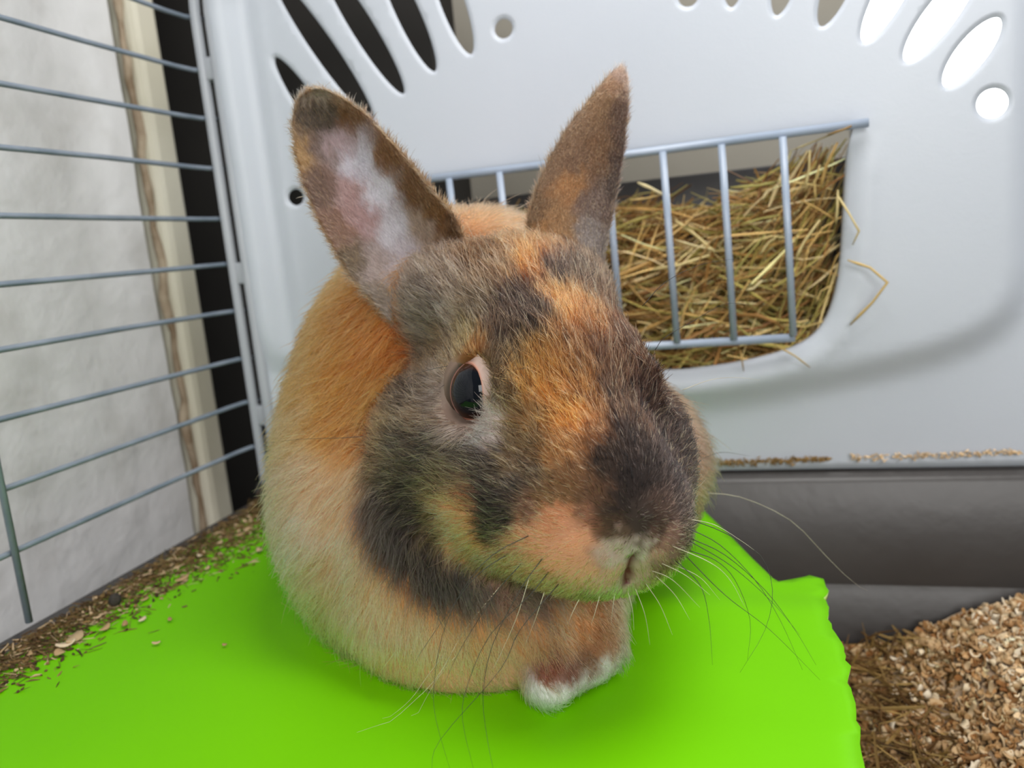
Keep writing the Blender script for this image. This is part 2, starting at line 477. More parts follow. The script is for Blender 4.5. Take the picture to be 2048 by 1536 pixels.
def arc(c, d, L, bend, n=5):
    d = np.asarray(d, float); d /= np.linalg.norm(d)
    s = np.cross(d, rng.normal(size=3)); s /= np.linalg.norm(s)
    t = np.linspace(-0.5, 0.5, n)[:, None]
    return np.asarray(c) + d * L * t + s * bend * L * (0.25 - t * t)
class Bag:
    def __init__(s): s.V, s.F, s.C, s.n = [], [], [], 0
    def add(s, V, F, c):
        s.F += [tuple(i + s.n for i in f) for f in F]; s.V += list(V); s.C += [c] * len(V); s.n += len(V)
    def mesh(s, name):
        me = mesh_from(name, s.V, s.F); add_col(me, np.array(s.C)); return me
hx_r = xr_t - 0.012
def hay_top(x): return 0.012 + 0.016 * sst(-0.02, 0.045, x) + 0.004 * math.sin(x * 90)
bag = Bag()
for i in range(4600):
    x = rng.uniform(hx0 + 0.006, hx_r); y = YB + rng.uniform(0.001, 0.058) ** 1.0
    zt_ = hay_top(x)
    z = rng.uniform(-0.072, zt_)
    L = rng.uniform(0.014, 0.045)
    rightish = sst(0.0, 0.035, x)
    if rng.random() < 0.15 + 0.75 * rightish: d = np.array([0.55, rng.normal() * 0.25, 1.0 + rng.normal() * 0.3])
    else: d = np.array([1, rng.normal() * 0.35, rng.normal() * 0.45])
    if z + L * 0.5 * abs(d[2]) / np.linalg.norm(d) > zt_ + 0.008: L *= 0.5
    P = arc((x, y, z), d, L, rng.normal() * 0.35, 4)
    P[:, 0] = np.clip(P[:, 0], hx0 + 0.001, hx1 - 0.006); P[:, 1] = np.clip(P[:, 1], YB - 0.003, YB + 0.063); P[:, 2] = np.clip(P[:, 2], -0.076, 0.034)
    c = np.minimum(hay_cols[rng.integers(len(hay_cols))] * rng.uniform(0.8, 1.7) * np.array([1.05, 0.98, 0.95]), 0.9)
    V, F = stalk_vf(P, rng.uniform(0.00025, 0.0009))
    bag.add(V, F, c)
o = link_mesh('hay', bag.mesh('hay'), M_hay, None, False); set_props(o, 'tangled mass of dry hay filling the rack behind the bars', 'hay', None, 'stuff')
# bright stalks that stand out, each an object
bright = [((1275, 365), (1335, 395), 8, 7), ((1350, 440), (1430, 505), 7, 3), ((1350, 480), (1430, 500), 8, 7), ((1300, 540), (1420, 510), 7, 3), ((1460, 375), (1560, 362), 6, 4),
          ((1525, 400), (1545, 380), 8, 7), ((1520, 510), (1552, 475), 6, 3), ((1590, 520), (1640, 440), 7, 3), ((1420, 670), (1500, 560), 6, 1), ((1490, 580), (1525, 560), 6, 7),
          ((1530, 620), (1585, 545), 6, 1), ((1650, 580), (1715, 460), 5, 1), ((1600, 400), (1670, 440), 5, 1), ((1640, 380), (1675, 285), 7, 1), ((1672, 450), (1676, 380), 5, 3),
          ((1585, 300), (1680, 262), 6, 7), ((1610, 380), (1620, 300), 5, 3), ((1300, 600), (1345, 590), 6, 4), ((1560, 650), (1660, 640), 5, 0), ((1630, 610), (1665, 570), 5, 0),
          ((1460, 560), (1530, 470), 5, 4), ((1420, 420), (1500, 410), 5, 4), ((1480, 450), (1560, 430), 5, 4), ((1300, 430), (1350, 450), 6, 0), ((1260, 400), (1320, 390), 5, 0), ((1250, 560), (1330, 640), 5, 2),
          ((1630, 400), (1640, 330), 6, 0), ((1560, 470), (1620, 410), 5, 1), ((1590, 590), (1660, 500), 5, 2)]
GH = 'bright stalks in the hay rack'
for i, (p, q, w, ci) in enumerate(bright):
    a = on_y(*p, YB + 0.0005); c = on_y(*q, YB - 0.001)
    mid = (a + c) / 2 + rng.normal(size=3) * 0.0008
    V, F = stalk_vf([a, (a + mid) / 2, mid, (c + mid) / 2, c], w * 0.00013, 5)
    me = mesh_from('hay_stalk', V, F); add_col(me, hay_cols[ci] * 1.05)
    tone = ['golden', 'straw yellow', 'dull yellow', 'pale', 'greenish', 'brown', 'olive', 'cream white', 'dark brown'][ci]
    mx, my = (p[0] + q[0]) / 2, (p[1] + q[1]) / 2
    where = 'left of first bar' if mx < 1338 else 'between first and second bars' if mx < 1458 else 'between second and third bars' if mx < 1576 else 'right of the last bar'
    hgt_ = 'at the top of the hay' if my < 410 else 'in mid heap' if my < 545 else 'low in the hay'
    sl = (q[1] - p[1]) / (abs(q[0] - p[0]) + 1e-6) * (1 if q[0] > p[0] else -1)
    lean = 'upright' if abs(sl) > 2.2 else 'level' if abs(sl) < 0.25 else 'rising' if sl < 0 else 'sloping'
    set_props(link_mesh('hay_stalk', me, M_hay), '%s %s hay stalk %s, %s' % (lean, tone, hgt_, where), 'hay', GH)
# stalks poking out past the right edge of the opening, each recognisable
poke = [([(1695, 520), (1740, 535), (1775, 565), (1745, 605), (1700, 650)], 5, 0, 'bent straw sticking out furthest right from the hay rack'),
        ([(1675, 390), (1700, 430), (1718, 462), (1705, 490)], 4, 3, 'thin pale straw bowing out at the rack\'s right edge'),
        ([(1550, 690), (1590, 712), (1620, 735)], 4, 0, 'short straw hanging below the rack\'s bottom bar'),
        ([(1655, 270), (1690, 258), (1708, 250)], 4, 2, 'short straw tucked under the right end of the top bar'),
        ([(1480, 700), (1484, 720), (1487, 742)], 4, 1, 'tiny straw end dangling straight down below the hay')]
for pts_, w, ci, lab in poke:
    P = [on_y(px, py, YB - 0.010 - 0.004 * math.sin(math.pi * k / (len(pts_) - 1))) for k, (px, py) in enumerate(pts_)]
    P = [np.asarray(p) for p in P]
    Pf = []
    for k in range(len(P) - 1): Pf += [P[k], (P[k] + P[k + 1]) / 2]
    Pf.append(P[-1])
    V, F = stalk_vf(Pf, w * 0.00014, 5)
    me = mesh_from('hay_stalk', V, F); add_col(me, hay_cols[ci])
    set_props(link_mesh('hay_stalk', me, M_hay), lab, 'hay')

# ------------------------------------------------------------------ bedding
def bed_z(x, y):
    return (-0.208 + 0.024 * sst(0.04, 0.105, x) * sst(0.24, 0.36, y) + 0.018 * sst(0.29, 0.37, y)
            + 0.0030 * np.sin(x * 130 + 2 * np.sin(y * 90)) * np.sin(y * 110 + 1) + 0.0018 * np.sin(x * 310 + y * 200) * np.sin(y * 270))
gx = np.arange(XW + 0.002, XR - 0.001, 0.004); gy = np.arange(-0.15, YT - 0.008, 0.004)
GX, GY = np.meshgrid(gx, gy, indexing='ij'); GZ = bed_z(GX, GY)
V = np.stack([GX, GY, GZ], -1).reshape(-1, 3); n2 = GX.shape[1]
F = [(i * n2 + j, (i + 1) * n2 + j, (i + 1) * n2 + j + 1, i * n2 + j + 1) for i in range(GX.shape[0] - 1) for j in range(n2 - 1)]
o = link_mesh('bedding', mesh_from('bedding', V, F), M_bed); set_props(o, 'layer of wood litter covering the tray floor', 'bedding', None, 'stuff')

shav_cols = np.array([lin(c) for c in [(214, 186, 148), (196, 164, 122), (226, 206, 174), (182, 146, 104), (205, 178, 140), (160, 118, 76), (232, 216, 190)]])
def shaving_vf(size, curl, width, thick=0.00035, n=7):
    """a curled ribbon of planed wood with thickness"""
    V, F = [], []
    R_ = size / max(curl, 0.2)
    for i in range(n):
        t = i / (n - 1) - 0.5
        a = t * curl
        w = width * (0.75 + 0.25 * math.cos(t * 5)) * (0.6 if i in (0, n - 1) else 1)
        for r in (R_, R_ - thick):
            x, z = r * math.sin(a), r * (1 - math.cos(a)) if False else R_ - r * math.cos(a)
            V.append((x, -w / 2, z)); V.append((x, w / 2, z))
    for i in range(n - 1):
        b0, b1 = i * 4, (i + 1) * 4
        F += [(b0, b0 + 1, b1 + 1, b1), (b0 + 2, b1 + 2, b1 + 3, b0 + 3), (b0, b1, b1 + 2, b0 + 2), (b0 + 1, b0 + 3, b1 + 3, b1 + 1)]
    e = (n - 1) * 4
    F += [(0, 2, 3, 1), (e, e + 1, e + 3, e + 2)]
    return np.array(V), F
def rand_rot(tilt=1.0):
    a = rng.uniform(0, 2 * math.pi); tx, ty = rng.normal(size=2) * tilt
    return np.array((Matrix.Rotation(a, 3, 'Z') @ Matrix.Rotation(tx, 3, 'X') @ Matrix.Rotation(ty, 3, 'Y')))
bag = Bag()
for i in range(9000):
    x = rng.uniform(XW + 0.006, XR - 0.006) if i < 900 else rng.uniform(0.0, XR - 0.006) if i < 2000 else rng.uniform(0.02, 0.125)
    y = rng.uniform(-0.14, YT - 0.016) if i < 900 else rng.uniform(0.15, YT - 0.016) if i < 2000 else rng.uniform(0.22, YT - 0.014)
    V, F = shaving_vf(rng.uniform(0.002, 0.0055), rng.uniform(0.5, 3.8), rng.uniform(0.0012, 0.0032), 0.00035, 5)
    c = np.minimum(shav_cols[rng.integers(len(shav_cols))] * rng.uniform(0.85, 1.35), 0.9)
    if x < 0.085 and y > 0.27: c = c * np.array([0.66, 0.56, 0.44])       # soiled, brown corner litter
    bag.add(V @ rand_rot(0.9).T + np.array([x, y, bed_z(x, y) + rng.uniform(0.0, 0.0035)]), F, c)
for i in range(420):                        # brown hay trodden into the corner behind the shelf
    x = rng.uniform(0.018, 0.075); y = rng.uniform(0.285, YT - 0.02)
    z = float(bed_z(x, y)) + rng.uniform(0.001, 0.013) * sst(0.08, 0.03, x)
    P = arc((x, y, z), (rng.normal(), rng.normal() * 0.6, 0.35 * rng.normal()), rng.uniform(0.008, 0.026), rng.normal() * 0.25, 4)
    P[:, 1] = np.minimum(P[:, 1], YT - 0.012); P[:, 2] = np.maximum(P[:, 2], -0.205)
    V, F = stalk_vf(P, rng.uniform(0.0003, 0.0008))
    bag.add(V, F, hay_cols[[2, 5, 8, 1][rng.integers(4)]] * rng.uniform(0.4, 0.9))
o = link_mesh('litter', bag.mesh('litter'), M_shav, None, False); set_props(o, 'crumbled wood shavings strewn over the tray floor', 'wood shavings', None, 'stuff')
protos = []
for k in range(14):
    V, F = shaving_vf(rng.uniform(0.005, 0.0095), rng.uniform(1.5, 5.2), rng.uniform(0.0022, 0.0042), 0.0004, 9)
    V[:, 2] -= V[:, 2].mean()
    me = mesh_from('wood_shaving', V, F); add_col(me, shav_cols[k % len(shav_cols)] * rng.uniform(0.85, 1.05)); me.materials.append(M_shav)
    me.polygons.foreach_set('use_smooth', [True] * len(me.polygons))
    protos.append(me)
GS = 'curled shavings on the tray bedding'
for i in range(230):
    px, py = rng.uniform(1760, 2046), rng.uniform(1240, 1534)
    if px < 1700 + (1536 - py) * 0.55 : px = rng.uniform(1880, 2046)
    p = on_z(px, py, -0.200)
    for _ in range(4): p = on_z(px, py, float(bed_z(p[0], p[1])))
    if p[1] > YT - 0.02 or p[0] > XR - 0.008: continue
    kk = int(rng.integers(len(protos)))
    o = bpy.data.objects.new('wood_shaving', protos[kk]); COL.objects.link(o)
    o.location = (p[0], p[1], float(bed_z(p[0], p[1])) + 0.0036)
    o.rotation_euler = (rng.normal() * 0.7, rng.normal() * 0.7, rng.uniform(0, 6.28))
    tone = ['tan', 'brown tan', 'cream', 'light brown', 'beige', 'brown', 'near white'][kk % 7]
    where = 'against the tray wall' if py < 1320 else 'in the middle of the bedding' if py < 1440 else 'at the front of the bedding'
    side_ = 'near the green edge' if px < 1880 else 'towards the right' if px < 1970 else 'at the far right'
    set_props(o, '%s curled wood shaving %s, %s' % (tone, where, side_), 'wood shaving', GS)
# brown straws in the dark corner beside the green shelf
for k, (p, q, lab) in enumerate([((1765, 1245), (1815, 1290), 'straight straw stub leaning up beside the tray wall'), ((1700, 1270), (1800, 1300), 'brown straw lying behind the green shelf corner'),
                                 ((1710, 1215), (1690, 1180), 'brown straw standing up next to the green corner'), ((1730, 1330), (1850, 1345), 'long brown straw across the shaded bedding')]):
    a, c = on_z(*p, -0.204), on_z(*q, -0.207)
    a[1] = min(a[1], YT - 0.02); c[1] = min(c[1], YT - 0.02)
    a[2] = float(bed_z(a[0], a[1])) + (0.010 if k in (0, 2) else 0.004); c[2] = float(bed_z(c[0], c[1])) + 0.001
    V, F = stalk_vf([a, (a * 2 + c) / 3, (a + c * 2) / 3, c], 0.0011, 5)
    me = mesh_from('straw', V, F); add_col(me, hay_cols[2] * 0.6)
    set_props(link_mesh('straw', me, M_hay), lab, 'straw')

# ------------------------------------------------------------------ lime green shelf (roof of a plastic hide)
def shelf_z(x, y):
    return (ZP + 0.0034 * np.exp(-((y - 0.185) / 0.045) ** 2) * sst(-0.12, 0.0, x) - 0.0030 * sst(0.258, 0.284, y) * sst(-0.09, -0.03, x)
            - 0.0045 * sst(0.155, 0.10, y) + 0.0008 * np.sin(x * 25 + 1) * np.sin(y * 21))
right_px = [(1622, 1131), (1645, 1138), (1655, 1160), (1649, 1178), (1654, 1196), (1658, 1215), (1655, 1232), (1664, 1252), (1678, 1272), (1688, 1292), (1694, 1320), (1700, 1345), (1697, 1372), (1702, 1396), (1711, 1404), (1712, 1430), (1718, 1470), (1722, 1505), (1727, 1540)]
redge = [on_z(px, py, ZP)[:2] for px, py in right_px]
bk = [on_z(px, py, ZP)[:2] for px, py in [(1385, 985), (1410, 1010), (1450, 1047), (1500, 1096), (1545, 1137), (1556, 1143), (1580, 1139)]]
outl = [np.array([redge[-1][0] + 0.0008, 0.11]), np.array([redge[-1][0] + 0.0005, 0.045]), np.array([-0.2570, 0.045]), np.array([-0.2570, 0.374]), np.array([-0.075, 0.374])] + bk + redge
sheet = resample(np.array(outl), 0.0025)
if True:
    nib = rng.normal(size=len(sheet)) * 0.00028
    m_ = (sheet[:, 0] > 0.012) & (sheet[:, 1] > 0.12)
    sheet[m_, 0] += nib[m_]
gx = np.arange(-0.2550, 0.03, 0.004); gy = np.arange(0.047, 0.374, 0.004)
Q = np.stack(np.meshgrid(gx, gy, indexing='ij'), -1).reshape(-1, 2) + rng.uniform(-0.0003, 0.0003, (len(gx) * len(gy), 2))
Q = Q[inside(sheet, Q)]; Q = Q[pdist(sheet, Q) > 0.002]
pts = [Vector(p) for p in sheet] + [Vector(p) for p in Q]
edges = [(i, (i + 1) % len(sheet)) for i in range(len(sheet))]
vs, es, fs, *_ = geometry.delaunay_2d_cdt(pts, edges, [], 0, 1e-7)
A = np.array([tuple(v) for v in vs]); fs = np.array([f for f in fs if len(f) == 3]); fs = fs[inside(sheet, A[fs].mean(1))]
V = np.stack([A[:, 0], A[:, 1], shelf_z(A[:, 0], A[:, 1])], -1)
dd = pdist(sheet, A)
V[:, 2] -= 0.0006 * (1 - sst(0, 0.0012, dd))
shelf = empty('hide_shelf', (-0.12, 0.2, -0.21)); set_props(shelf, 'lime green plastic shelf with a chewed right edge under the rabbit', 'shelf')
me = mesh_from('top', V, [tuple(f) for f in fs])
bm = bmesh.new(); bm.from_mesh(me)
bmesh.ops.recalc_face_normals(bm, faces=bm.faces[:])
if sum(f.normal.z for f in bm.faces) < 0: bmesh.ops.reverse_faces(bm, faces=bm.faces[:])
bm.to_mesh(me); bm.free()
top = link_mesh('top', me, M_green, shelf)
top.data.materials.append(M_chew)
s = top.modifiers.new('t', 'SOLIDIFY'); s.thickness = 0.0026; s.offset = -1; s.material_offset_rim = 1
for (x0, x1, y0, y1) in ((-0.248, -0.2455, 0.05, 0.35), (-0.022, -0.0195, 0.05, 0.27)):
    from_bm('side', box_mesh(x0, x1, y0, y1, -0.230, ZP - 0.006, 0.0008), M_green, shelf)

# loose bits on the shelf
GC = 'pale shavings scattered on the green shelf'
spots = [(210, 1258, 26), (340, 1240, 13), (313, 1288, 14), (450, 1294, 9), (615, 1222, 12), (150, 1278, 40), (120, 1308, 24), (195, 1236, 14), (400, 1115, 15), (365, 1160, 32), (520, 1105, 22), (480, 1075, 18), (215, 1188, 14), (290, 1200, 16), (60, 1310, 20), (250, 1250, 22), (415, 1140, 18), (560, 1100, 14), (132, 1290, 30), (285, 1240, 18), (500, 1062, 15), (345, 1090, 12), (440, 1090, 16)]
for px, py, sz in spots:
    p = on_z(px, py, ZP)
    if p[0] < -0.2545: continue
    s_ = sz * 0.00023
    V, F = shaving_vf(s_, rng.uniform(0.6, 1.6), s_ * rng.uniform(0.4, 0.6), 0.0004, 6)
    V = V - np.array([0, 0, V[:, 2].min()])
    me = mesh_from('wood_shaving', V, F); add_col(me, shav_cols[rng.integers(5)] * 0.9)
    o = link_mesh('wood_shaving', me, M_shav)
    o.location = (p[0], p[1], float(shelf_z(p[0], p[1])) + 0.0008); o.rotation_euler = (0, 0, rng.uniform(0, 6.28))
    lab = {210: 'largest pale shaving in front of the dark dropping', 340: 'lone speck of shaving right of the dropping on open green', 313: 'lone small shaving furthest forward on the green left side',
           450: 'faint tiny shaving on the open green nearest the photo\'s bottom middle left', 615: 'tiny shaving beside the rabbit\'s flank on the green', 150: 'long pale shaving left of the dropping at the litter edge',
           365: 'plump shaving in the litter midway between dropping and rabbit', 520: 'pale flake in the litter close behind the rabbit\'s flank'}.get(px, 'small pale wood shaving at the edge of the brown litter')
    set_props(o, lab, 'wood shaving', GC)
p = on_z(215, 1210, ZP)
bm = bmesh.new(); bmesh.ops.create_icosphere(bm, subdivisions=3, radius=1)
for v in bm.verts: v.co = Vector((v.co.x * 0.0021, v.co.y * 0.0024, v.co.z * 0.0026 + 0.0022)) * (1 + 0.05 * math.sin(v.co.x * 9 + v.co.z * 7))
o = from_bm('dropping', bm, M_drop); o.location = (p[0] + 0.004, p[1], float(shelf_z(p[0], p[1])) + 0.0006)
set_props(o, 'small dark round dropping near the wires on the green shelf', 'dropping')
bag = Bag()
lit_cols = [lin(c) for c in [(96, 72, 44), (122, 98, 58), (80, 60, 40), (140, 112, 70), (110, 96, 60)]]
for i in range(5200):
    y = rng.uniform(0.12, 0.372); x = -0.2560 + abs(rng.normal()) * (0.011 + 0.012 * sst(0.2, 0.36, y))
    if x > -0.20: continue
    z = float(shelf_z(x, y)) + rng.uniform(0, 0.0028) * math.exp(-(x + 0.256) / 0.012)
    if rng.random() < 0.6:
        V, F = stalk_vf(arc((x, y, z), (rng.normal(), rng.normal(), 0.15 * rng.normal()), rng.uniform(0.003, 0.009), rng.normal() * 0.2, 3), rng.uniform(0.00015, 0.0004), 4)
        V = np.array(V); V[:, 0] = np.maximum(V[:, 0], -0.2585); V[:, 1] = np.minimum(V[:, 1], 0.374)
    else:
        V, F = shaving_vf(rng.uniform(0.001, 0.0026), 0.8, rng.uniform(0.0006, 0.0016), 0.0003, 3); V = V @ rand_rot(0.3).T + np.array([x, y, z])
    bag.add(V, F, lit_cols[rng.integers(5)] * rng.uniform(0.5, 1.1) if rng.random() > 0.12 else shav_cols[0] * 0.8)
for i in range(1400):                       # a low heap in the far corner
    x = rng.uniform(-0.2560, -0.20); y = 0.372 - abs(rng.normal()) * 0.010
    z = float(shelf_z(x, y)) + rng.uniform(0, 0.011) * math.exp(-(0.372 - y) / 0.010)
    V, F = stalk_vf(arc((x, y, z), (rng.normal(), rng.normal() * 0.6, 0.3 * rng.normal()), rng.uniform(0.004, 0.011), rng.normal() * 0.2, 3), rng.uniform(0.0002, 0.0005), 4)
    V = np.array(V); V[:, 0] = np.maximum(V[:, 0], -0.2585); V[:, 1] = np.minimum(V[:, 1], 0.375)
    bag.add(V, F, lit_cols[rng.integers(5)] * rng.uniform(0.4, 0.9))
# crumbs caught on the panel's lower edge
for i in range(420):
    px = rng.uniform(1420, 1660) if i < 260 else rng.uniform(1700, 2046)
    p = on_y(px, 926 - (px - 1450) * 0.035 + rng.normal() * 3, YB - 0.003)
    V, F = shaving_vf(rng.uniform(0.0012, 0.003), 0.8, rng.uniform(0.0006, 0.0012), 0.0003, 3)
    bag.add(V @ rand_rot(0.7).T + p, F, (lit_cols[3] if px < 1680 else shav_cols[0]) * rng.uniform(0.6, 1.2))
o = link_mesh('hay_litter', bag.mesh('hay_litter'), M_shav, None, False); set_props(o, 'brown hay dust and crumbs gathered along the cage edges', 'litter', None, 'stuff')

# ================================================================== rabbit
MM = 0.001
HS = 1.122 * MM
HM = np.array([[0.28371, -0.95891, -0.00136], [0.30969, 0.09297, -0.94628], [-0.90752, -0.26805, -0.32334]])   # head axes (nose, left eye side, crown) in camera space
HW = CR.T @ HM
NOSE = at(1262, 1066, 0.190)
def hd(f, l, u): return NOSE + HW @ (np.array([f, l, u]) * HS)
def hd_vec(f, l, u): return HW @ np.array([f, l, u], float)

def ell(P, c, r, M=None):
    q = P - c
    if M is not None: q = q @ M
    k0 = np.linalg.norm(q / r, axis=-1); k1 = np.linalg.norm(q / (r * r), axis=-1)
    return k0 * (k0 - 1) / (k1 + 1e-9)
def smin(a, b, k):
    h = np.clip(0.5 + 0.5 * (b - a) / k, 0, 1)
    return b * (1 - h) + a * h - k * h * (1 - h)

HEAD = [  # centre (nose, side, up), radii, blend
    ((-60, 0, 15), (31, 25, 25), 0), ((-78, 0, 31), (22, 24, 18), 10), ((-34, 0, 5), (32, 18, 18), 12), ((-13, 0, -3), (13, 14, 12), 12),
    ((-13, 8.5, -7.5), (11.5, 9.5, 9.5), 8), ((-13, -8.5, -7.5), (11.5, 9.5, 9.5), 8),
    ((-33, 13, -8), (22, 13, 15), 10), ((-33, -13, -8), (22, 13, 15), 10),
    ((-52, 19, -6), (26, 18, 23), 12), ((-52, -19, -6), (26, 18, 23), 12),
    ((-68, 28, -9), (21, 17, 24), 12), ((-68, -26, -13), (21, 15, 20), 12),
    ((-18, 0, -13), (14, 12, 8), 8), ((-46, 17, 19), (15, 8, 8), 8), ((-46, -17, 19), (15, 8, 8), 8),
    ((-86, 20, 30), (13, 12, 15), 10), ((-88, -19, 28), (12, 11, 13), 10),
    ((-5.5, 0, -0.5), (6.5, 8, 7), 5)]
EYE_R = 0.0092
EYE_N = hd_vec(0.62, 0.72, 0.28); EYE_N /= np.linalg.norm(EYE_N)
EYE_S = at(931, 783, 0.2165)
EYE_C = EYE_S - EYE_R * EYE_N
def mirror(p):
    q = HW.T @ (p - NOSE); q[1] = -q[1]; return NOSE + HW @ q
EYE_C2 = mirror(EYE_C)
def base_head(P):
    d = None
    for c, r, k in HEAD:
        e = ell(P, hd(*c), np.array(r) * HS, HW)
        d = e if d is None else smin(d, e, k * HS)
    return d
_dep = np.linspace(0.195, 0.24, 200)
_sd = base_head(np.array([at(931, 783, q) for q in _dep]))
print('eye depth where skin starts', _dep[np.argmax(_sd < 0)])
def head_sdf(P):
    d = None
    for c, r, k in HEAD:
        e = ell(P, hd(*c), np.array(r) * HS, HW)
        d = e if d is None else smin(d, e, k * HS)
    for ec in (EYE_C, EYE_C2):
        n = EYE_N if ec is EYE_C else mirror(NOSE + EYE_N) - NOSE
        a_, c_ = ec - n * EYE_R * 0.1, ec + n * EYE_R * 3.0
        e = c_ - a_; t = np.clip(((P - a_) @ e) / (e @ e), 0, 1)
        g = np.linalg.norm(P - a_ - t[..., None] * e, axis=-1) - EYE_R * (0.88 + 0.16 * t)
        d = -smin(-d, g, 0.0025)
    # philtrum groove under the nose and nostril slits
    a, c = hd(1.0, 0, -4.5), hd(-2.0, 0, -12.5)
    e = c - a; t = np.clip(((P - a) @ e) / (e @ e), 0, 1)
    g = np.linalg.norm(P - a - t[..., None] * e, axis=-1) - 0.0008
    d = -smin(-d, g, 0.0022)
    for sgn in (1, -1):
        a, c = hd(-1.0, 4.5 * sgn, -2.0), hd(-7.0, 10.5 * sgn, 3.0)
        e = c - a; t = np.clip(((P - a) @ e) / (e @ e), 0, 1)
        g = np.linalg.norm(P - a - t[..., None] * e, axis=-1) - 0.0012
        d = -smin(-d, g, 0.0034)
    return d
BODY = [  # (pixel x, pixel y, depth), radii world x,y,z mm, blend
    ((930, 800, 0.316), (62, 60, 64), 0), ((762, 960, 0.305), (32, 46, 42), 18), ((1238, 950, 0.302), (30, 42, 34), 14),
    ((960, 1090, 0.264), (46, 40, 46), 18), ((965, 1228, 0.257), (40, 32, 24), 16), ((775, 1060, 0.292), (25, 40, 32), 18), ((960, 660, 0.318), (38, 44, 40), 20)]
PAWS = [((1105, 1366, 0.221), (8.5, 11, 6.0), 0.25), ((1178, 1338, 0.227), (7.0, 10, 5.5), -0.3)]
def body_sdf(P):
    d = None
    for c, r, k in BODY:
        e = ell(P, at(*c), np.array(r) * MM)
        d = e if d is None else smin(d, e, k * MM)
    for (px, py, dp), r, yaw in PAWS:
        c = at(px, py, dp); c[2] = float(shelf_z(c[0], c[1])) + r[2] * MM
        M = np.array(Matrix.Rotation(yaw, 3, 'Z'))
        e = ell(P, c, np.array(r) * MM, M)
        d = smin(d, e, 0.004)
        # foreleg up into the chest
        a = c + M @ np.array([0, 0.006, 0.004]); b2 = a + np.array([-0.006, 0.028, 0.026]); ee = b2 - a
        t = np.clip(((P - a) @ ee) / (ee @ ee), 0, 1)
        d = smin(d, np.linalg.norm(P - a - t[..., None] * ee, axis=-1) - 0.0075, 0.006)
    return np.maximum(d, -(P[..., 2] - (ZP + 0.0015)))

def surface_nets(Vv, o, h):
    ins = Vv < 0
    nx, ny_, nz_ = Vv.shape
    cs = [(i, j, k) for i in (0, 1) for j in (0, 1) for k in (0, 1)]
    cnt = sum(ins[i:nx - 1 + i, j:ny_ - 1 + j, k:nz_ - 1 + k].astype(np.int8) for i, j, k in cs)
    act = (cnt > 0) & (cnt < 8)
    I = np.argwhere(act); idx = -np.ones(act.shape, int); idx[act] = np.arange(len(I))
    acc = np.zeros((len(I), 3)); n = np.zeros(len(I))
    for c in cs:
        for ax in range(3):
            if c[ax]: continue
            c2 = list(c); c2[ax] = 1
            v0 = Vv[I[:, 0] + c[0], I[:, 1] + c[1], I[:, 2] + c[2]]; v1 = Vv[I[:, 0] + c2[0], I[:, 1] + c2[1], I[:, 2] + c2[2]]
            m_ = (v0 < 0) != (v1 < 0); t = np.where(m_, v0 / (v0 - v1 + 1e-20), 0)
            p = np.array(c, float)[None] + np.zeros((len(I), 3)); p[:, ax] += t
            acc[m_] += p[m_]; n[m_] += 1
    verts = o + (I + acc / n[:, None]) * h
    F = []
    for ax in range(3):
        a1, a2 = (ax + 1) % 3, (ax + 2) % 3
        s0 = [slice(None)] * 3; s1 = [slice(None)] * 3; s0[ax] = slice(0, -1); s1[ax] = slice(1, None)
        ch = ins[tuple(s0)] != ins[tuple(s1)]
        E_ = np.argwhere(ch)
        E_ = E_[(E_[:, a1] > 0) & (E_[:, a2] > 0) & (E_[:, a1] < act.shape[a1]) & (E_[:, a2] < act.shape[a2])]
        def g(d1, d2):
            q = E_.copy(); q[:, a1] -= d1; q[:, a2] -= d2; return idx[q[:, 0], q[:, 1], q[:, 2]]
        quad = np.stack([g(0, 0), g(1, 0), g(1, 1), g(0, 1)], -1)
        flip = ins[E_[:, 0], E_[:, 1], E_[:, 2]]
        quad[~flip] = quad[~flip][:, ::-1]
        F.append(quad)
    return verts, np.concatenate(F)

lo = np.array([-0.165, 0.135, -0.128]); hi = np.array([0.085, 0.40, 0.055]); hh = 0.0019
dims = np.ceil((hi - lo) / hh).astype(int)
ax_ = [lo[i] + np.arange(dims[i]) * hh for i in range(3)]
PG = np.stack(np.meshgrid(*ax_, indexing='ij'), -1)
DH, DB = head_sdf(PG), body_sdf(PG)
BV, BF = surface_nets(smin(DH, DB, 0.006), lo, hh)
del PG
# relax slightly
def relax(V, F, it=2, lam=0.5):
    nb = np.zeros(len(V)); E1 = np.concatenate([F[:, [0, 1]], F[:, [1, 2]], F[:, [2, 3]], F[:, [3, 0]]])
    for _ in range(it):
        acc = np.zeros_like(V); n = np.zeros(len(V))
        np.add.at(acc, E1[:, 0], V[E1[:, 1]]); np.add.at(n, E1[:, 0], 1); np.add.at(acc, E1[:, 1], V[E1[:, 0]]); np.add.at(n, E1[:, 1], 1)
        V = V + lam * (acc / np.maximum(n, 1)[:, None] - V)
    return V
BV = relax(BV, BF, 2, 0.5)

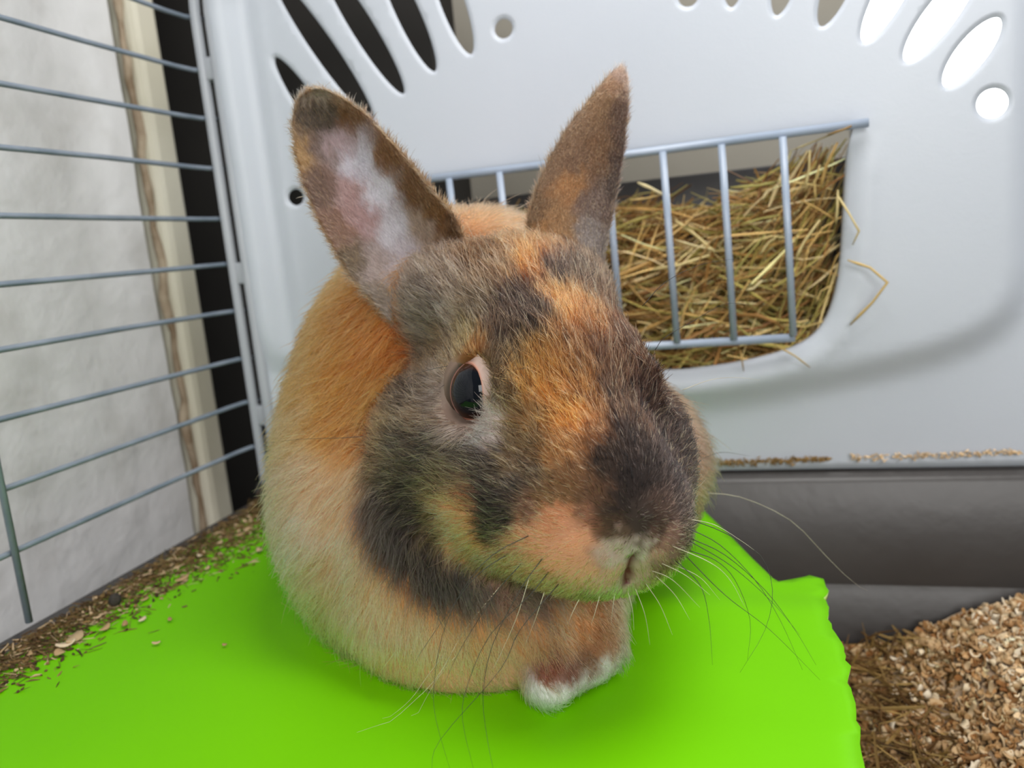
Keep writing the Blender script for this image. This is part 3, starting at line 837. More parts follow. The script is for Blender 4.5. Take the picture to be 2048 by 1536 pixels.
# ---- ears: cupped leaf shapes swept between two edge lines
def interp(tab, t):
    tt = [r[0] for r in tab]
    return [np.interp(t, tt, [r[k] for r in tab]) for k in range(1, len(tab[0]))]
EAR_L = [  # t, left edge px, right edge px
    (0.0, 808, 668, 956, 590), (0.15, 764, 628, 940, 500), (0.3, 702, 556, 908, 430), (0.45, 650, 468, 856, 366), (0.6, 614, 388, 794, 292),
    (0.75, 592, 310, 740, 232), (0.88, 584, 244, 688, 196), (0.96, 590, 204, 652, 178), (1.0, 608, 184, 628, 176)]
EAR_R = [
    (0.0, 1062, 520, 1206, 580), (0.15, 1054, 440, 1208, 500), (0.3, 1070, 378, 1224, 430), (0.45, 1098, 318, 1238, 352), (0.6, 1132, 260, 1248, 292),
    (0.75, 1171, 210, 1254, 228), (0.88, 1206, 166, 1256, 180), (0.96, 1224, 144, 1256, 156), (1.0, 1236, 136, 1250, 140)]
def ear(tab, d0, d1, bulge, skew, dl, dr, nt_=40, ns=18, thick=0.0022):
    """bulge>0: the middle lies deeper than the rims (cup opens to the front); returns verts, faces, uv (t,s,side)"""
    V, UV = [], []
    for side in (0, 1):
        for i in range(nt_ + 1):
            t = i / nt_
            lx, ly, rx, ry = interp(tab, t)
            dp = d0 + (d1 - d0) * t
            a, c = at(lx, ly, dp + dl * math.sin(math.pi * min(t + 0.2, 1))), at(rx, ry, dp + dr * math.sin(math.pi * min(t + 0.2, 1)))
            wid = np.linalg.norm(c - a)
            for j in range(ns + 1):
                s_ = j / ns
                q = a + (c - a) * s_
                prof_ = (math.sin(math.pi * s_ ** skew)) * bulge * wid
                edge_ = math.sqrt(max(0.0, 1 - (2 * s_ - 1) ** 4)) * (1 - t ** 8)
                off = prof_ + (0.5 if side else -0.5) * thick * edge_
                V.append(q + FZ * off); UV.append((t, s_, side))
    n1 = (nt_ + 1) * (ns + 1)
    F = []
    for i in range(nt_):
        for j in range(ns):
            a = i * (ns + 1) + j
            F.append((a, a + ns + 1, a + ns + 2, a + 1)); F.append((n1 + a, n1 + a + 1, n1 + a + ns + 2, n1 + a + ns + 1))
        for j, rev in ((0, 0), (ns, 1)):
            a, c = i * (ns + 1) + j, (i + 1) * (ns + 1) + j
            F.append((a, n1 + a, n1 + c, c) if not rev else (a, c, n1 + c, n1 + a))
    for j in range(ns):
        a = nt_ * (ns + 1) + j; F.append((a, n1 + a, n1 + a + 1, a + 1))
    return np.array(V), np.array(F), np.array(UV)
E1V, E1F, E1U = ear(EAR_L, 0.262, 0.268, 0.30, 1.15, 0.000, -0.006)
E2V, E2F, E2U = ear(EAR_R, 0.266, 0.278, -0.26, 0.85, 0.004, 0.010)
nB, n1_, n2_ = len(BV), len(E1V), len(E2V)
ALLV = np.concatenate([BV, E1V, E2V]); ALLF = np.concatenate([BF, E1F + nB, E2F + nB + n1_])
REG = np.concatenate([np.zeros(nB, int), np.full(n1_, 1), np.full(n2_, 2)])
UVA = np.concatenate([np.zeros((nB, 3)), E1U, E2U])

rabbit = empty('rabbit', tuple(at(985, 1100, 0.28) * np.array([1, 1, 0]) + np.array([0, 0, ZP])))
set_props(rabbit, 'brown and black mottled rabbit with upright ears sitting on the green shelf', 'rabbit')
bme = bpy.data.meshes.new('body')
bme.from_pydata(ALLV.tolist(), [], ALLF.tolist()); bme.update()
bm = bmesh.new(); bm.from_mesh(bme); bmesh.ops.recalc_face_normals(bm, faces=bm.faces[:]); bm.to_mesh(bme); bm.free(); bme.update()
NRM = np.zeros(len(ALLV) * 3); bme.vertices.foreach_get('normal', NRM); NRM = NRM.reshape(-1, 3)
bvh = BVHTree.FromPolygons(ALLV.tolist(), ALLF.tolist())
bvh_body = BVHTree.FromPolygons(BV.tolist(), BF.tolist())
bvh_e = [None, BVHTree.FromPolygons(E1V.tolist(), E1F.tolist()), BVHTree.FromPolygons(E2V.tolist(), E2F.tolist())]

# ---- coat markings: colours as lit at spots of the coat, lower ones altered for the light there, carried onto the nearest place on the skin
COAT = [
 (1000,540,115,90,70),(1060,535,165,105,60),(960,520,90,65,45),(1040,480,170,120,80),(1100,475,150,110,75),(900,565,120,108,98),(1110,545,60,52,48),(1170,560,70,60,52),(1200,545,90,75,62),
 (1030,600,50,42,40),(1060,650,48,40,36),(1085,620,52,44,40),(1000,640,70,58,50),(960,620,105,95,82),(900,640,140,130,115),(870,605,105,98,92),(850,650,110,105,98),(930,670,140,120,85),(880,690,125,110,90),
 (1130,605,178,120,74),(1150,640,160,105,62),(1175,650,120,75,45),(1210,605,75,58,45),(1240,640,85,55,38),(1150,690,105,70,45),(1220,720,75,52,38),(1280,700,60,42,32),(1300,780,50,36,30),
 (1090,720,135,90,45),(1050,760,150,105,55),(1020,720,95,75,50),(992,735,70,58,45),(1000,690,60,50,42),(1100,800,168,110,55),(1140,850,178,113,55),(1070,830,130,95,58),(1160,780,120,78,42),(1185,860,120,80,50),(1120,890,150,105,65),(1050,880,110,88,62),
 (1230,800,60,45,35),(1250,870,38,30,26),(1260,950,36,30,28),(1215,920,45,36,30),(1300,930,42,35,32),(1340,870,45,36,32),(1350,950,50,42,40),(1240,1010,40,34,32),(1280,1040,60,52,48),(1215,1040,70,55,42),(1325,1035,85,70,62),(1180,985,95,68,50),(1150,960,115,82,55),(1365,1020,75,65,60),
 (1012,790,85,68,46),(1018,830,112,85,52),(1016,870,92,74,54),(1000,758,72,58,44),(965,715,85,65,45),(1318,1045,42,28,22),(988,835,208,188,182),(978,785,192,172,167),(992,870,202,187,182),(945,702,130,85,45),(900,705,150,125,95),(878,750,152,142,130),(878,790,132,122,114),(888,835,122,107,97),(940,855,152,137,127),
 (850,780,100,92,85),(800,800,85,78,70),(798,782,70,62,55),(830,830,120,105,88),(870,880,75,70,66),(800,880,80,74,68),(930,890,85,80,76),(980,920,65,60,56),(1030,920,110,95,75),(900,930,95,85,72),(840,940,75,68,62),(785,940,85,78,70),(768,862,130,108,82),(750,920,110,95,78),(765,1000,75,68,62),(820,1010,62,56,54),(880,970,110,92,72),
 (900,1020,185,140,95),(930,1060,190,145,100),(910,1090,180,140,100),(870,1070,100,86,70),(985,1000,62,57,54),(980,1060,72,66,62),(1000,1035,65,60,56),(1030,980,70,64,60),(1060,960,95,82,68),(1050,1020,125,100,75),(1100,1000,120,90,62),(1110,1040,165,120,80),(1060,1080,175,135,95),(1010,1110,170,135,98),(960,1120,165,135,105),
 (850,1120,70,66,64),(800,1080,66,62,60),(780,1040,72,68,64),(900,1150,72,70,68),(950,1180,95,92,88),(870,1160,75,72,70),(1000,1170,130,115,98),(1050,1150,165,130,98),(1120,1120,180,138,100),(1150,1080,185,140,100),(1180,1140,180,140,105),(1120,1175,165,135,105),(1200,1160,175,145,120),(1050,1195,120,115,98),(1170,1195,150,140,110),
 (1180,1100,172,130,96),(1205,1120,185,150,125),(1225,1150,178,142,118),(1288,1160,180,155,135),(1312,1075,115,92,76),(1250,1072,80,62,48),(1213,1088,196,174,164),(1232,1112,205,182,174),(1277,1107,206,188,182),(1292,1130,188,160,140),(1320,1100,160,130,105),(1345,1080,140,115,95),(1370,1060,90,78,70),(1290,1160,165,145,120),(1320,1140,135,115,92),(1190,1060,120,85,60),(1250,1175,190,170,150),
 (745,755,182,116,62),(715,880,188,128,75),(705,950,200,150,105),(765,700,174,106,56),(650,620,190,120,65),(700,700,185,115,60),(620,750,190,125,70),(740,640,175,105,55),(600,850,195,140,90),(690,850,185,120,65),(640,930,205,155,110),(590,950,200,150,108),(670,1000,200,150,105),(630,1050,205,160,118),(700,1100,205,158,110),(670,1140,190,145,100),(770,1190,200,155,105),(850,1240,195,155,105),(950,1265,190,150,98),(1050,1275,180,145,95),(900,1320,190,155,110),(1000,1340,180,150,110),(1150,1265,165,130,85),(1190,1300,150,115,75),(1000,430,195,135,95),(960,420,190,130,90),(1390,850,168,127,96),(1395,930,172,130,100),
 (1090,1388,222,222,215),(1130,1392,225,224,216),(1160,1372,200,196,186),(1100,1350,140,100,75),(1140,1345,120,85,62),(1200,1350,205,205,192),(1180,1330,110,75,48)]
EARC_L = [(590,250,110,90,72),(590,320,150,120,85),(640,185,150,135,122),(680,200,140,115,95),(660,225,85,75,65),(620,240,85,75,66),(700,235,110,80,55),(775,320,115,82,55),(825,390,105,75,50),(875,440,110,78,48),(915,490,85,62,42),(640,300,110,95,88),(680,290,165,145,147),(720,330,192,187,197),(760,380,204,199,208),(700,380,155,128,125),(650,380,105,85,75),(730,440,155,127,125),(790,460,188,182,188),(680,460,125,98,85),(820,520,178,168,172),(760,540,152,137,132),(700,520,110,95,80),(810,600,140,128,122),(770,600,120,108,98),(850,460,150,130,115),(880,520,110,85,60),(930,540,75,55,40)]
EARC_R = [(1240,150,150,125,110),(1215,170,130,100,78),(1200,205,125,98,75),(1248,220,105,82,70),(1150,265,120,95,75),(1200,300,125,95,72),(1245,320,85,66,58),(1105,330,120,95,75),(1150,370,150,110,75),(1180,400,115,95,85),(1220,420,105,85,75),(1065,425,115,90,68),(1120,450,140,108,78),(1180,470,130,118,112),(1195,520,110,98,92),(1090,480,150,112,75),(1150,320,115,90,72),(1235,380,80,64,56)]
def place(tab, tree):
    P, C = [], []
    for px, py, r, g, b_ in tab:
        d = ray(px, py); hit = tree.ray_cast(Vector((0, 0, 0)), Vector(d))[0]
        if hit is None:
            # just outside the skin: closest point of the skin to the sight line
            best = None
            for dep in np.linspace(0.19, 0.32, 14):
                loc, _, _, dist = tree.find_nearest(Vector(d * dep))
                if best is None or dist < best[0]: best = (dist, loc)
            hit = best[1]
        gain = 1.0
        if tab is COAT:
            if py > 1000 and r > 110 and b_ < 140: g *= 0.925  # green cut in the colour to offset green light bounced off the shelf
            elif py > 860 and r > 150 and b_ < 140: g *= 0.96
            if py > 1000 and 150 < r < 206 and b_ < 125: gain = 1.5  # low tan fur lightened in its colour, making up for weak light underneath
            elif py > 880 and r > 180 and b_ < 125: gain = 1.2
            if abs(r - b_) < 36 and r < 160: r *= 1.05; b_ *= 0.97
        P.append(tuple(hit)); C.append(gain * lin((r, g, b_)))
    return np.array(P), np.array(C)
AN = [place(COAT, bvh_body), place(EARC_L, bvh_e[1]), place(EARC_R, bvh_e[2])]
_k = rng.normal(size=(12, 3)); _ph = rng.uniform(0, 6.28, (12, 3))
def wobble(P, freq):
    """smooth vector noise, about unit size"""
    out = np.zeros_like(P)
    for i in range(6):
        out += np.sin((P @ (_k[i] * freq))[:, None] + _ph[i]) * np.cos((P @ (_k[i + 6] * freq * 1.7))[:, None] + _ph[i + 6])
    return out / 2.0
def coat(P, reg, uv):
    out = np.zeros_like(P)
    for r in range(3):
        m_ = reg == r
        if not m_.any(): continue
        X, C = AN[r]; Q_ = P[m_]
        Q_ = Q_ + wobble(Q_, 900.0) * 0.0012 + wobble(Q_, 300.0) * 0.0012
        res = np.zeros((len(Q_), 3))
        for s_ in range(0, len(Q_), 20000):
            q = Q_[s_:s_ + 20000]
            d2 = ((q[:, None, :] - X[None]) ** 2).sum(-1)
            w = 1.0 / (d2 + (0.0018 if r else 0.0026) ** 2) ** 3
            res[s_:s_ + 20000] = (w @ C) / w.sum(1)[:, None]
        if r == 1:
            back = uv[m_][:, 2] > 0.5
            res[back] = lin((118, 90, 66)) * (1 + 0.25 * wobble(Q_[back], 500.0)[:, :1])
        out[m_] = res
    # the coat's far side, that the photograph does not show, is plain ginger
    return np.clip(out, 0.002, 0.9)
COAT_GAIN = 1.18
vc = coat(ALLV, REG, UVA)
a, c = hd(1.0, 0, -4.5), hd(-2.0, 0, -12.5); e = c - a
t_ = np.clip(((ALLV - a) @ e) / (e @ e), 0, 1); lipv = sst(0.0018, 0.0006, np.linalg.norm(ALLV - a - t_[:, None] * e, axis=1))[:, None]
vc = vc * (1 - lipv) + lin((96, 52, 46)) * lipv
add_col(bme, vc * 0.60 * COAT_GAIN)
M_skin = mat_attr('rabbit undercoat', 'col', 0.8, 0.15)
body = link_mesh('body', bme, M_skin, rabbit)



# ---- eyes
m, nt, b = mat_base('eye')
M_eye = m
tc = nt.nodes.new('ShaderNodeTexCoord'); sx = nt.nodes.new('ShaderNodeSeparateXYZ'); nt.links.new(tc.outputs['Object'], sx.inputs[0])
cr = nt.nodes.new('ShaderNodeValToRGB')
e0, e1 = cr.color_ramp.elements
e0.position, e0.color = 0.70, (0.030, 0.010, 0.005, 1); e1.position, e1.color = 0.82, (0.004, 0.005, 0.008, 1)
mr = nt.nodes.new('ShaderNodeMapRange'); mr.inputs['From Min'].default_value = 0.0; mr.inputs['From Max'].default_value = EYE_R
nt.links.new(sx.outputs['Z'], mr.inputs['Value']); nt.links.new(mr.outputs['Result'], cr.inputs['Fac']); nt.links.new(cr.outputs['Color'], b.inputs['Base Color'])
b.inputs['Roughness'].default_value = 0.02; b.inputs['IOR'].default_value = 1.34
M_lid = mat_attr('eyelid skin', 'col', 0.5, 0.4)
EYE_PX = np.array([(914.3, 735), (926.6, 732), (943, 735), (952.5, 747), (958, 766.6), (960.7, 791), (963.5, 817), (959.4, 829.4), (951, 833), (932, 831), (915.6, 824.7), (904.7, 813), (900, 796.6), (898.5, 774.8), (903.3, 754)])
EYE_PX = smooth_poly(resample(EYE_PX, 3.0), 3)
ec_px = EYE_PX.mean(0)
EYE_PX = ec_px + (EYE_PX - ec_px) * 1.13
def sph_hit(px, py, R_):
    d = ray(px, py); d = d / np.linalg.norm(d)
    bq = d @ EYE_C; disc = bq * bq - (EYE_C @ EYE_C - R_ * R_)
    if disc < 0:                       # past the limb: slide to the silhouette
        q = d * bq; q = EYE_C + (q - EYE_C) / np.linalg.norm(q - EYE_C) * R_
        return q
    return d * (bq - math.sqrt(disc))
def eye_parts(mir):
    ec = EYE_C2 if mir else EYE_C
    n = (mirror(NOSE + EYE_N) - NOSE) if mir else EYE_N
    bm = bmesh.new(); bmesh.ops.create_uvsphere(bm, u_segments=48, v_segments=32, radius=EYE_R)
    for v in bm.verts:
        if v.co.z > EYE_R * 0.6: v.co.z += 0.0004 * (v.co.z / EYE_R - 0.6) / 0.4
    eo = from_bm('eye', bm, M_eye, rabbit)
    eo.matrix_basis = Matrix.Translation(Vector(ec)) @ Vector(n).to_track_quat('Z', 'Y').to_matrix().to_4x4()
    rings = []
    for sc, rr in ((0.97, 0.992), (1.02, 1.020), (1.07, 1.030), (1.15, 1.025)):
        rings.append([sph_hit(*(ec_px + (p - ec_px) * sc), EYE_R * rr) for p in EYE_PX])
    for ext, sink in ((0.0022, 0.0004), (0.0050, 0.0026)):
        rg = []
        for p, q in zip(EYE_PX, rings[3]):
            v = RX * (p - ec_px)[0] + DY * (p - ec_px)[1]; v = v - EYE_N * (v @ EYE_N); v /= np.linalg.norm(v)
            rg.append(q + v * ext - EYE_N * sink)
        rings.append(rg)
    cols = [lin((70, 38, 30)), lin((140, 88, 70)), lin((178, 132, 114)), lin((176, 150, 140)), lin((170, 150, 140)), lin((120, 105, 95))]
    V, C = [], []
    for rg, c in zip(rings, cols):
        for p, q in zip(rg, EYE_PX):
            k_ = float(sst(-0.35, 0.45, (q - ec_px)[0] / 33.0)) if rg is not rings[0] and rg is not rings[1] else 1.0
            V.append(mirror(np.array(p)) if mir else p); C.append(c * k_ + lin((112, 92, 78)) * (1 - k_))
    n_ = len(EYE_PX); F = []
    for r in range(len(rings) - 1):
        for k in range(n_):
            q = (r * n_ + k, r * n_ + (k + 1) % n_, (r + 1) * n_ + (k + 1) % n_, (r + 1) * n_ + k)
            F.append(q if mir else q[::-1])
    me = mesh_from('eyelid', V, F); add_col(me, np.array(C))
    lo_ = link_mesh('eyelid', me, M_lid, rabbit); lo_['label'] = 'pale pink eyelid rim'
for mir in (False, True): eye_parts(mir)

# ---- fur
def project(P):
    q = P @ CR.T
    return np.stack([q[:, 0] / q[:, 2] * FPX + IW / 2, q[:, 1] / q[:, 2] * FPX + IH / 2], -1)
TR = np.concatenate([ALLF[:, [0, 1, 2]], ALLF[:, [0, 2, 3]]])
tri = ALLV[TR]; area = 0.5 * np.linalg.norm(np.cross(tri[:, 1] - tri[:, 0], tri[:, 2] - tri[:, 0]), axis=1)
tc_ = tri.mean(1); treg = REG[TR[:, 0]]
hs, bs = head_sdf(tc_), body_sdf(tc_)
hfac = sst(-0.005, 0.005, bs - hs)
dens = np.where(treg > 0, 6.5e6, 2.3e6 + (4.6e6 - 2.3e6) * hfac)
back = tc_[:, 1] > 0.34
dens = np.where(back & (treg == 0), 1.2e6, dens)
dens *= np.where((tc_[:, 2] < ZP + 0.004), 0.15, 1)
lam = area * dens
cnt = np.floor(lam + rng.random(len(lam))).astype(int)
ti = np.repeat(np.arange(len(TR)), cnt)
u = rng.random((len(ti), 2)); fl_ = u.sum(1) > 1; u[fl_] = 1 - u[fl_]
w = np.stack([1 - u.sum(1), u[:, 0], u[:, 1]], -1)
vi = TR[ti]
ROOT = (ALLV[vi] * w[..., None]).sum(1); NR = (NRM[vi] * w[..., None]).sum(1); NR /= np.linalg.norm(NR, axis=1)[:, None] + 1e-9
RG = REG[vi[:, 0]]; UV = (UVA[vi] * w[..., None]).sum(1)
HF = np.where(RG > 0, 0, hfac[ti])
# keep the eye opening and the split lip clear
def eye_mask(P):
    near = np.linalg.norm(P - EYE_C, axis=1) < EYE_R * 1.7
    out = np.zeros(len(P), bool)
    if near.any():
        pp = project(P[near]); out[near] = inside(ec_px + (EYE_PX - ec_px) * 1.23, pp)
    return out
loc = (ROOT - NOSE) @ HW
mirP = NOSE + (loc * np.array([1, -1, 1])) @ HW.T
eyedist = np.minimum(np.linalg.norm(ROOT - EYE_C, axis=1), np.linalg.norm(ROOT - EYE_C2, axis=1))
drop = (RG == 0) & (eye_mask(ROOT) | eye_mask(mirP) | (eyedist < EYE_R * 1.01))
a, c = hd(1.0, 0, -4.5), hd(-2.0, 0, -12.5); e = c - a
t_ = np.clip(((ROOT - a) @ e) / (e @ e), 0, 1); lipd = np.linalg.norm(ROOT - a - t_[:, None] * e, axis=1)
drop |= (lipd < 0.0009) & (RG == 0)
# roots buried inside the head at the ear bases
sel = np.where(RG > 0)[0]
bury = head_sdf(ROOT[sel]) < -0.001
drop[sel[bury]] = True
kp = ~drop
ROOT, NR, RG, UV, HF, loc, eyedist, lipd = [x[kp] for x in (ROOT, NR, RG, UV, HF, loc, eyedist, lipd)]
N = len(ROOT)
nd = np.linalg.norm(ROOT - NOSE, axis=1)
DOWN = np.array([0, 0, -1.0])
# flow of the coat
flow_h = ROOT - hd(8, 0, 2); flow_h /= np.linalg.norm(flow_h, axis=1)[:, None]
flow_h += DOWN * (0.55 * sst(0, -20 * HS, loc[:, 2]))[:, None]
ea = np.where((np.linalg.norm(ROOT - EYE_C, axis=1) < np.linalg.norm(ROOT - EYE_C2, axis=1))[:, None], ROOT - EYE_C, ROOT - EYE_C2)
ea /= np.linalg.norm(ea, axis=1)[:, None] + 1e-9
flow_h += ea * (2.4 * np.exp(-((eyedist - EYE_R) / 0.007) ** 2))[:, None]
# short upper lip hair falls away from the split
flow_h += (DOWN * 0.9)[None] * (sst(0.016, 0.004, lipd))[:, None] + (HW[:, 1][None] * np.sign(loc[:, 1])[:, None]) * (0.7 * sst(0.016, 0.002, lipd))[:, None]
bc = at(985, 760, 0.30)
flow_b = np.stack([ROOT[:, 0] - bc[0], (ROOT[:, 1] - bc[1]) * 0.7 + 0.02, np.full(N, -0.035)], -1); flow_b /= np.linalg.norm(flow_b, axis=1)[:, None]
flow = flow_h * HF[:, None] + flow_b * (1 - HF)[:, None]
for r, tab, EV, EU in ((1, EAR_L, E1V, E1U), (2, EAR_R, E2V, E2U)):
    m_ = RG == r
    lx, ly, rx, ry = interp(tab, UV[m_, 0]); l2 = interp(tab, np.clip(UV[m_, 0] + 0.05, 0, 1.0)); l1 = interp(tab, np.clip(UV[m_, 0] - 0.05, 0, 1))
    s_ = UV[m_, 1]
    def mixp(L_): return np.stack([(1 - s_) * L_[0] + s_ * L_[2], (1 - s_) * L_[1] + s_ * L_[3]], -1)
    d2 = mixp(l2) - mixp(l1); d2 /= np.linalg.norm(d2, axis=1)[:, None] + 1e-9
    across = np.stack([rx - lx, ry - ly], -1); across /= np.linalg.norm(across, axis=1)[:, None] + 1e-9
    d2 = d2 + across * ((s_ - 0.5) * (1.3 if r == 1 else 0.5))[:, None]
    flow[m_] = np.outer(d2[:, 0], RX) + np.outer(d2[:, 1], DY)
flow += wobble(ROOT, 420.0) * 0.22 + wobble(ROOT, 1500.0) * 0.22 + rng.normal(size=(N, 3)) * np.where(RG > 0, 0.16, 0.11)[:, None]
flow -= NR * (flow * NR).sum(1)[:, None]
flow /= np.linalg.norm(flow, axis=1)[:, None] + 1e-9
LEN = np.where(RG > 0, 0.0026, 0.0090 * (1 - HF) + HF * (0.0019 + 0.0048 * sst(0.004, 0.060, nd)))
eyenear = sst(EYE_R * 1.75, EYE_R * 1.05, eyedist)
LEN *= np.where(RG == 0, 1 - 0.62 * eyenear, 1)
paw = (ROOT[:, 2] < ZP + 0.016) & (ROOT[:, 1] < at(1150, 1370, 0.235)[1]) & (RG == 0)
LEN[paw] = 0.0035
inner = (RG == 1) & (UV[:, 2] < 0.5) & (UV[:, 1] > 0.2) & (UV[:, 1] < 0.8) & (UV[:, 0] < 0.82)
LEN[inner] *= 1.3
rimh = (RG > 0) & ((UV[:, 1] < 0.06) | (UV[:, 1] > 0.94) | (UV[:, 0] > 0.95)); LEN[rimh] *= 1.25
pr = project(ROOT)
LEN *= np.where((RG == 0) & (HF < 0.5) & (ROOT[:, 2] < ZP + 0.036) & (pr[:, 0] > 1120), 0.5, 1.0)
LEN *= rng.uniform(0.65, 1.2, N)
guard = rng.random(N) < 0.03
LEN[guard] *= 1.45
EL = np.where(RG > 0, 0.30, 0.52 * (1 - HF) + 0.26 * HF) + rng.normal(size=N) * 0.07
EL *= np.where(RG == 0, 1 - 0.35 * eyenear, 1)
K = 5
U = np.linspace(0, 1, K)
PTS = np.zeros((N, K, 3), np.float32)
curl = rng.normal(size=(N, 3)) * 0.10
for k, uu in enumerate(U):
    PTS[:, k] = ROOT - NR * 0.0003 + LEN[:, None] * (NR * (EL * (1.35 * uu - 0.65 * uu * uu))[:, None] + flow * (0.62 * uu + 0.38 * uu * uu) * 0.92 + curl * uu * uu)
PTS[..., 2] = np.maximum(PTS[..., 2], shelf_z(PTS[..., 0], PTS[..., 1]) + 0.0004)
RAD0 = np.where(RG > 0, 0.000078, 0.000102 * HF + 0.000115 * (1 - HF)) * rng.uniform(0.7, 1.3, N)
RADS = RAD0[:, None] * np.array([1.0, 1.0, 0.85, 0.6, 0.18])[None]
CC = coat(ROOT, RG, UV)
lum = CC @ np.array([0.3, 0.55, 0.15])
streak = wobble(ROOT, 2600.0)[:, 0] * 0.30 + wobble(ROOT, 5200.0)[:, 1] * 0.30
var = np.exp(streak * np.where(RG > 0, 0.6, np.where(HF > 0.5, 1.0, 0.5))) * np.exp(rng.normal(size=N) * np.where(HF > 0.5, 0.58, 0.30))
CC = CC * var[:, None]
tick = rng.random(N)
tk = (tick < 0.15 * sst(0.012, 0.045, nd)) & ((HF > 0.5) | ((RG > 0) & ~inner)) & (lum < 0.20)
CC[tk] = CC[tk] * 0.35 + lin((200, 172, 128)) * 0.55
dk = (tick > 0.86) & ((HF > 0.3) | (RG > 0)) & (lum < 0.30) & ~inner
CC[dk] *= 0.35
CC = np.clip(CC ** 1.13 * COAT_GAIN, 0.003, 0.85)
if FUR:
    fc = bpy.data.hair_curves.new('fur')
    fc.add_curves([K] * N)
    fc.attributes['position'].data.foreach_set('vector', PTS.reshape(-1).astype(np.float32))
    ra = fc.attributes.get('radius') or fc.attributes.new('radius', 'FLOAT', 'POINT')
    ra.data.foreach_set('value', RADS.reshape(-1).astype(np.float32))
    ca = fc.attributes.new('col', 'FLOAT_COLOR', 'CURVE')
    c4 = np.ones((N, 4), np.float32); c4[:, :3] = CC
    ca.data.foreach_set('color', c4.ravel())
    m = bpy.data.materials.new('rabbit fur'); m.use_nodes = True; nt = m.node_tree; nt.nodes.clear()
    outn = nt.nodes.new('ShaderNodeOutputMaterial'); hb = nt.nodes.new('ShaderNodeBsdfHairPrincipled')
    hb.parametrization = 'COLOR'
    an = nt.nodes.new('ShaderNodeAttribute'); an.attribute_name = 'col'
    hi_ = nt.nodes.new('ShaderNodeHairInfo')
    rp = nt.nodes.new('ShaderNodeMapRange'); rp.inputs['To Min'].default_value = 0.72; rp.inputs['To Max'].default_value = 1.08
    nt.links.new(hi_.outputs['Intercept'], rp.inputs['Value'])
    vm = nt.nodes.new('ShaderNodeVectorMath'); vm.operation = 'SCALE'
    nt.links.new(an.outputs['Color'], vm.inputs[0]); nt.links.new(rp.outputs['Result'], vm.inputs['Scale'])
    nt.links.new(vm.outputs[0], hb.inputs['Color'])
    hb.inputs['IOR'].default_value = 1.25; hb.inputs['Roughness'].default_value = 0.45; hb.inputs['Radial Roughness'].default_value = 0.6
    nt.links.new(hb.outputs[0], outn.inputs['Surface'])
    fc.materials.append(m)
    fo = bpy.data.objects.new('fur', fc); COL.objects.link(fo)
    fo.parent = rabbit; fo.matrix_parent_inverse = Matrix.Translation(-Vector(rabbit.location))
    fo['kind'] = 'stuff'
print('hairs', N)

# ---- whiskers and long face hairs
M_whd = mat_noise('dark whisker', (0.012, 0.010, 0.008), (0.03, 0.024, 0.02), 200, 2, 0.4)
M_whl = mat_noise('pale whisker', (0.42, 0.36, 0.26), (0.58, 0.52, 0.40), 200, 2, 0.35)
def spline(P, n=14):
    P = np.asarray(P, float); out = []
    Q_ = np.concatenate([[2 * P[0] - P[1]], P, [2 * P[-1] - P[-2]]])
    for i in range(1, len(Q_) - 2):
        p0, p1, p2, p3 = Q_[i - 1], Q_[i], Q_[i + 1], Q_[i + 2]
        for t in np.linspace(0, 1, max(3, n // (len(P) - 1)), endpoint=False):
            out.append(0.5 * ((2 * p1) + (-p0 + p2) * t + (2 * p0 - 5 * p1 + 4 * p2 - p3) * t * t + (-p0 + 3 * p1 - 3 * p2 + p3) * t ** 3))
    out.append(P[-1]); return np.array(out)
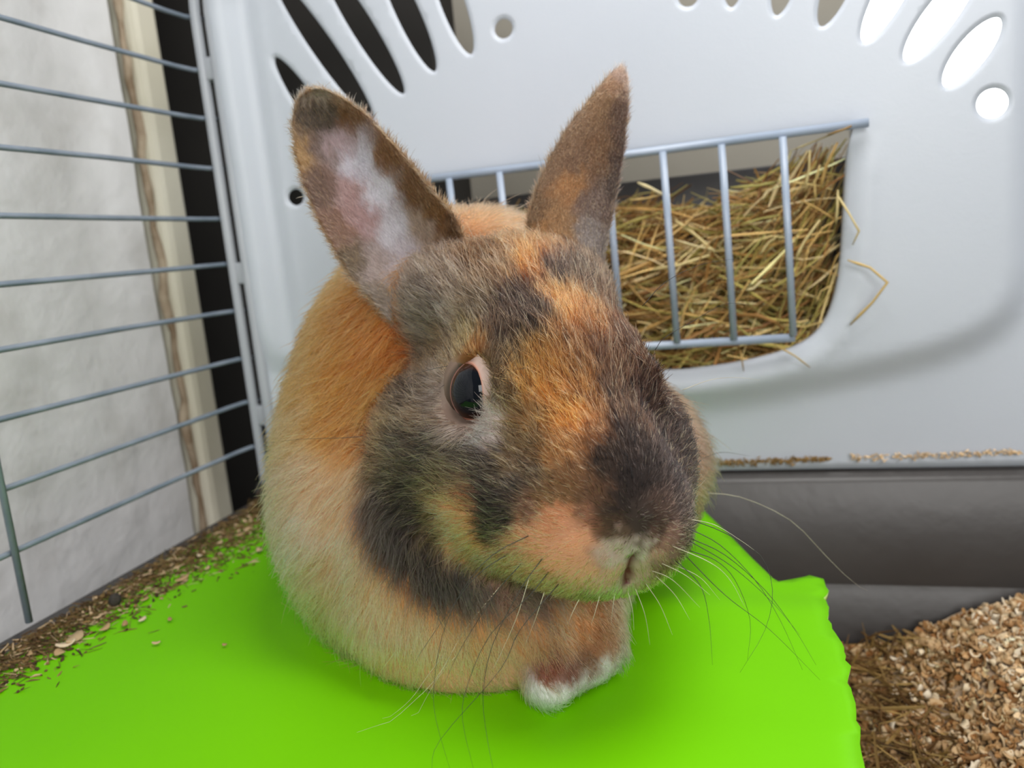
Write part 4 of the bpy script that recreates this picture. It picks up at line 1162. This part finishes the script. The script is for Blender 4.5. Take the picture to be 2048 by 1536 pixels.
WH = [  # pixel path, depth change to the tip in mm, dark or pale
 ([(1065, 1068), (985, 1110), (925, 1180), (885, 1270), (868, 1370), (872, 1440), (902, 1545)], -8, 0),
 ([(1020, 1105), (955, 1150), (900, 1220), (845, 1300), (832, 1322)], -4, 0),
 ([(1045, 1125), (1000, 1175), (950, 1250), (915, 1310), (885, 1375)], -4, 0),
 ([(970, 1200), (915, 1275), (860, 1345), (820, 1400), (766, 1445)], -2, 1),
 ([(985, 1215), (930, 1290), (880, 1350), (850, 1400), (825, 1450)], -2, 1),
 ([(1100, 1140), (1060, 1190), (980, 1270), (935, 1370), (925, 1440), (950, 1550)], -8, 0),
 ([(1090, 1110), (1040, 1180), (985, 1290), (966, 1390), (975, 1480), (988, 1545)], -8, 0),
 ([(1120, 1165), (1040, 1260), (1000, 1340), (880, 1480), (862, 1545)], -6, 0),
 ([(1010, 1160), (930, 1260), (870, 1360), (780, 1450), (725, 1545)], -4, 1),
 ([(1060, 1150), (1035, 1230), (1005, 1300), (985, 1340)], -2, 1), ([(1090, 1180), (1070, 1240), (1050, 1290)], -1, 1),
 ([(1392, 985), (1480, 994), (1580, 1040), (1650, 1110), (1690, 1150), (1735, 1186)], -6, 1),
 ([(1378, 1038), (1430, 1050), (1480, 1080), (1508, 1100)], -2, 1),
 ([(1372, 1054), (1440, 1090), (1510, 1160), (1560, 1240), (1605, 1340)], -6, 0),
 ([(1380, 1076), (1450, 1110), (1530, 1180), (1590, 1260), (1632, 1330)], -6, 0),
 ([(1376, 1080), (1460, 1130), (1540, 1200), (1600, 1270)], -6, 0),
 ([(1385, 1040), (1450, 1066), (1520, 1110), (1545, 1180), (1530, 1260), (1480, 1345)], -8, 0),
 ([(1375, 1100), (1430, 1120), (1470, 1160), (1500, 1240), (1495, 1320)], -4, 0),
 ([(1370, 1110), (1450, 1190), (1540, 1260), (1640, 1360)], -6, 0),
 ([(1350, 1120), (1400, 1170), (1418, 1240), (1425, 1330)], -4, 0),
 ([(1340, 1090), (1420, 1125), (1460, 1160), (1490, 1215)], -3, 1),
 ([(1350, 1130), (1400, 1155), (1440, 1200)], -2, 1), ([(1310, 1150), (1350, 1190), (1380, 1240)], -2, 1),
 ([(1290, 1165), (1320, 1210), (1345, 1270)], -2, 1), ([(1270, 1175), (1290, 1230), (1300, 1290)], -1, 1), ([(1255, 1180), (1265, 1220), (1268, 1260)], -1, 1),
 ([(1230, 1185), (1225, 1220), (1222, 1250)], -1, 1), ([(1200, 1190), (1190, 1225), (1182, 1250)], -1, 1), ([(1160, 1195), (1145, 1225), (1135, 1250)], -1, 1),
 ([(1300, 1140), (1345, 1160), (1400, 1215)], -2, 1), ([(1320, 1125), (1370, 1150), (1420, 1190)], -2, 1),
 ([(955, 737), (905, 732), (850, 742), (790, 766)], -3, 0), ([(900, 765), (885, 772), (870, 785)], -1, 0),
 ([(735, 872), (680, 876), (610, 878), (530, 886)], -2, 0),
 ([(1285, 612), (1330, 565), (1400, 530), (1480, 516)], 4, 0), ([(1310, 700), (1330, 675), (1390, 640), (1450, 608), (1500, 610)], 4, 0),
 ([(1365, 780), (1420, 760), (1470, 755), (1520, 760)], 2, 1), ([(1390, 925), (1440, 905), (1500, 912)], 2, 0),
 ([(1620, 1140), (1640, 1200), (1645, 1260), (1632, 1320)], 0, 0)][:-1]
for path, dz, pale in WH:
    d = ray(*path[0]); hit = bvh.ray_cast(Vector((0, 0, 0)), Vector(d))[0]
    if hit is None:
        best = min((bvh.find_nearest(Vector(d * q))[3], q) for q in np.linspace(0.185, 0.30, 24)); dep = best[1]
    else: dep = float(np.array(hit) @ FZ)
    n = len(path)
    P = spline([at(px, py, dep + dz * MM * (k / (n - 1)) ** 1.3 + (0.0 if k else 0.0008)) for k, (px, py) in enumerate(path)], 18)
    m_ = len(P)
    P[:, 2] = np.maximum(P[:, 2], shelf_z(P[:, 0], P[:, 1]) + 0.001)
    r0 = 0.00012 if not pale else 0.000105
    V, F = tube_vf(P, r0 * (1 - 0.8 * np.linspace(0, 1, m_)), 5)
    link_mesh('whisker', mesh_from('whisker', V, F), M_whl if pale else M_whd, rabbit)
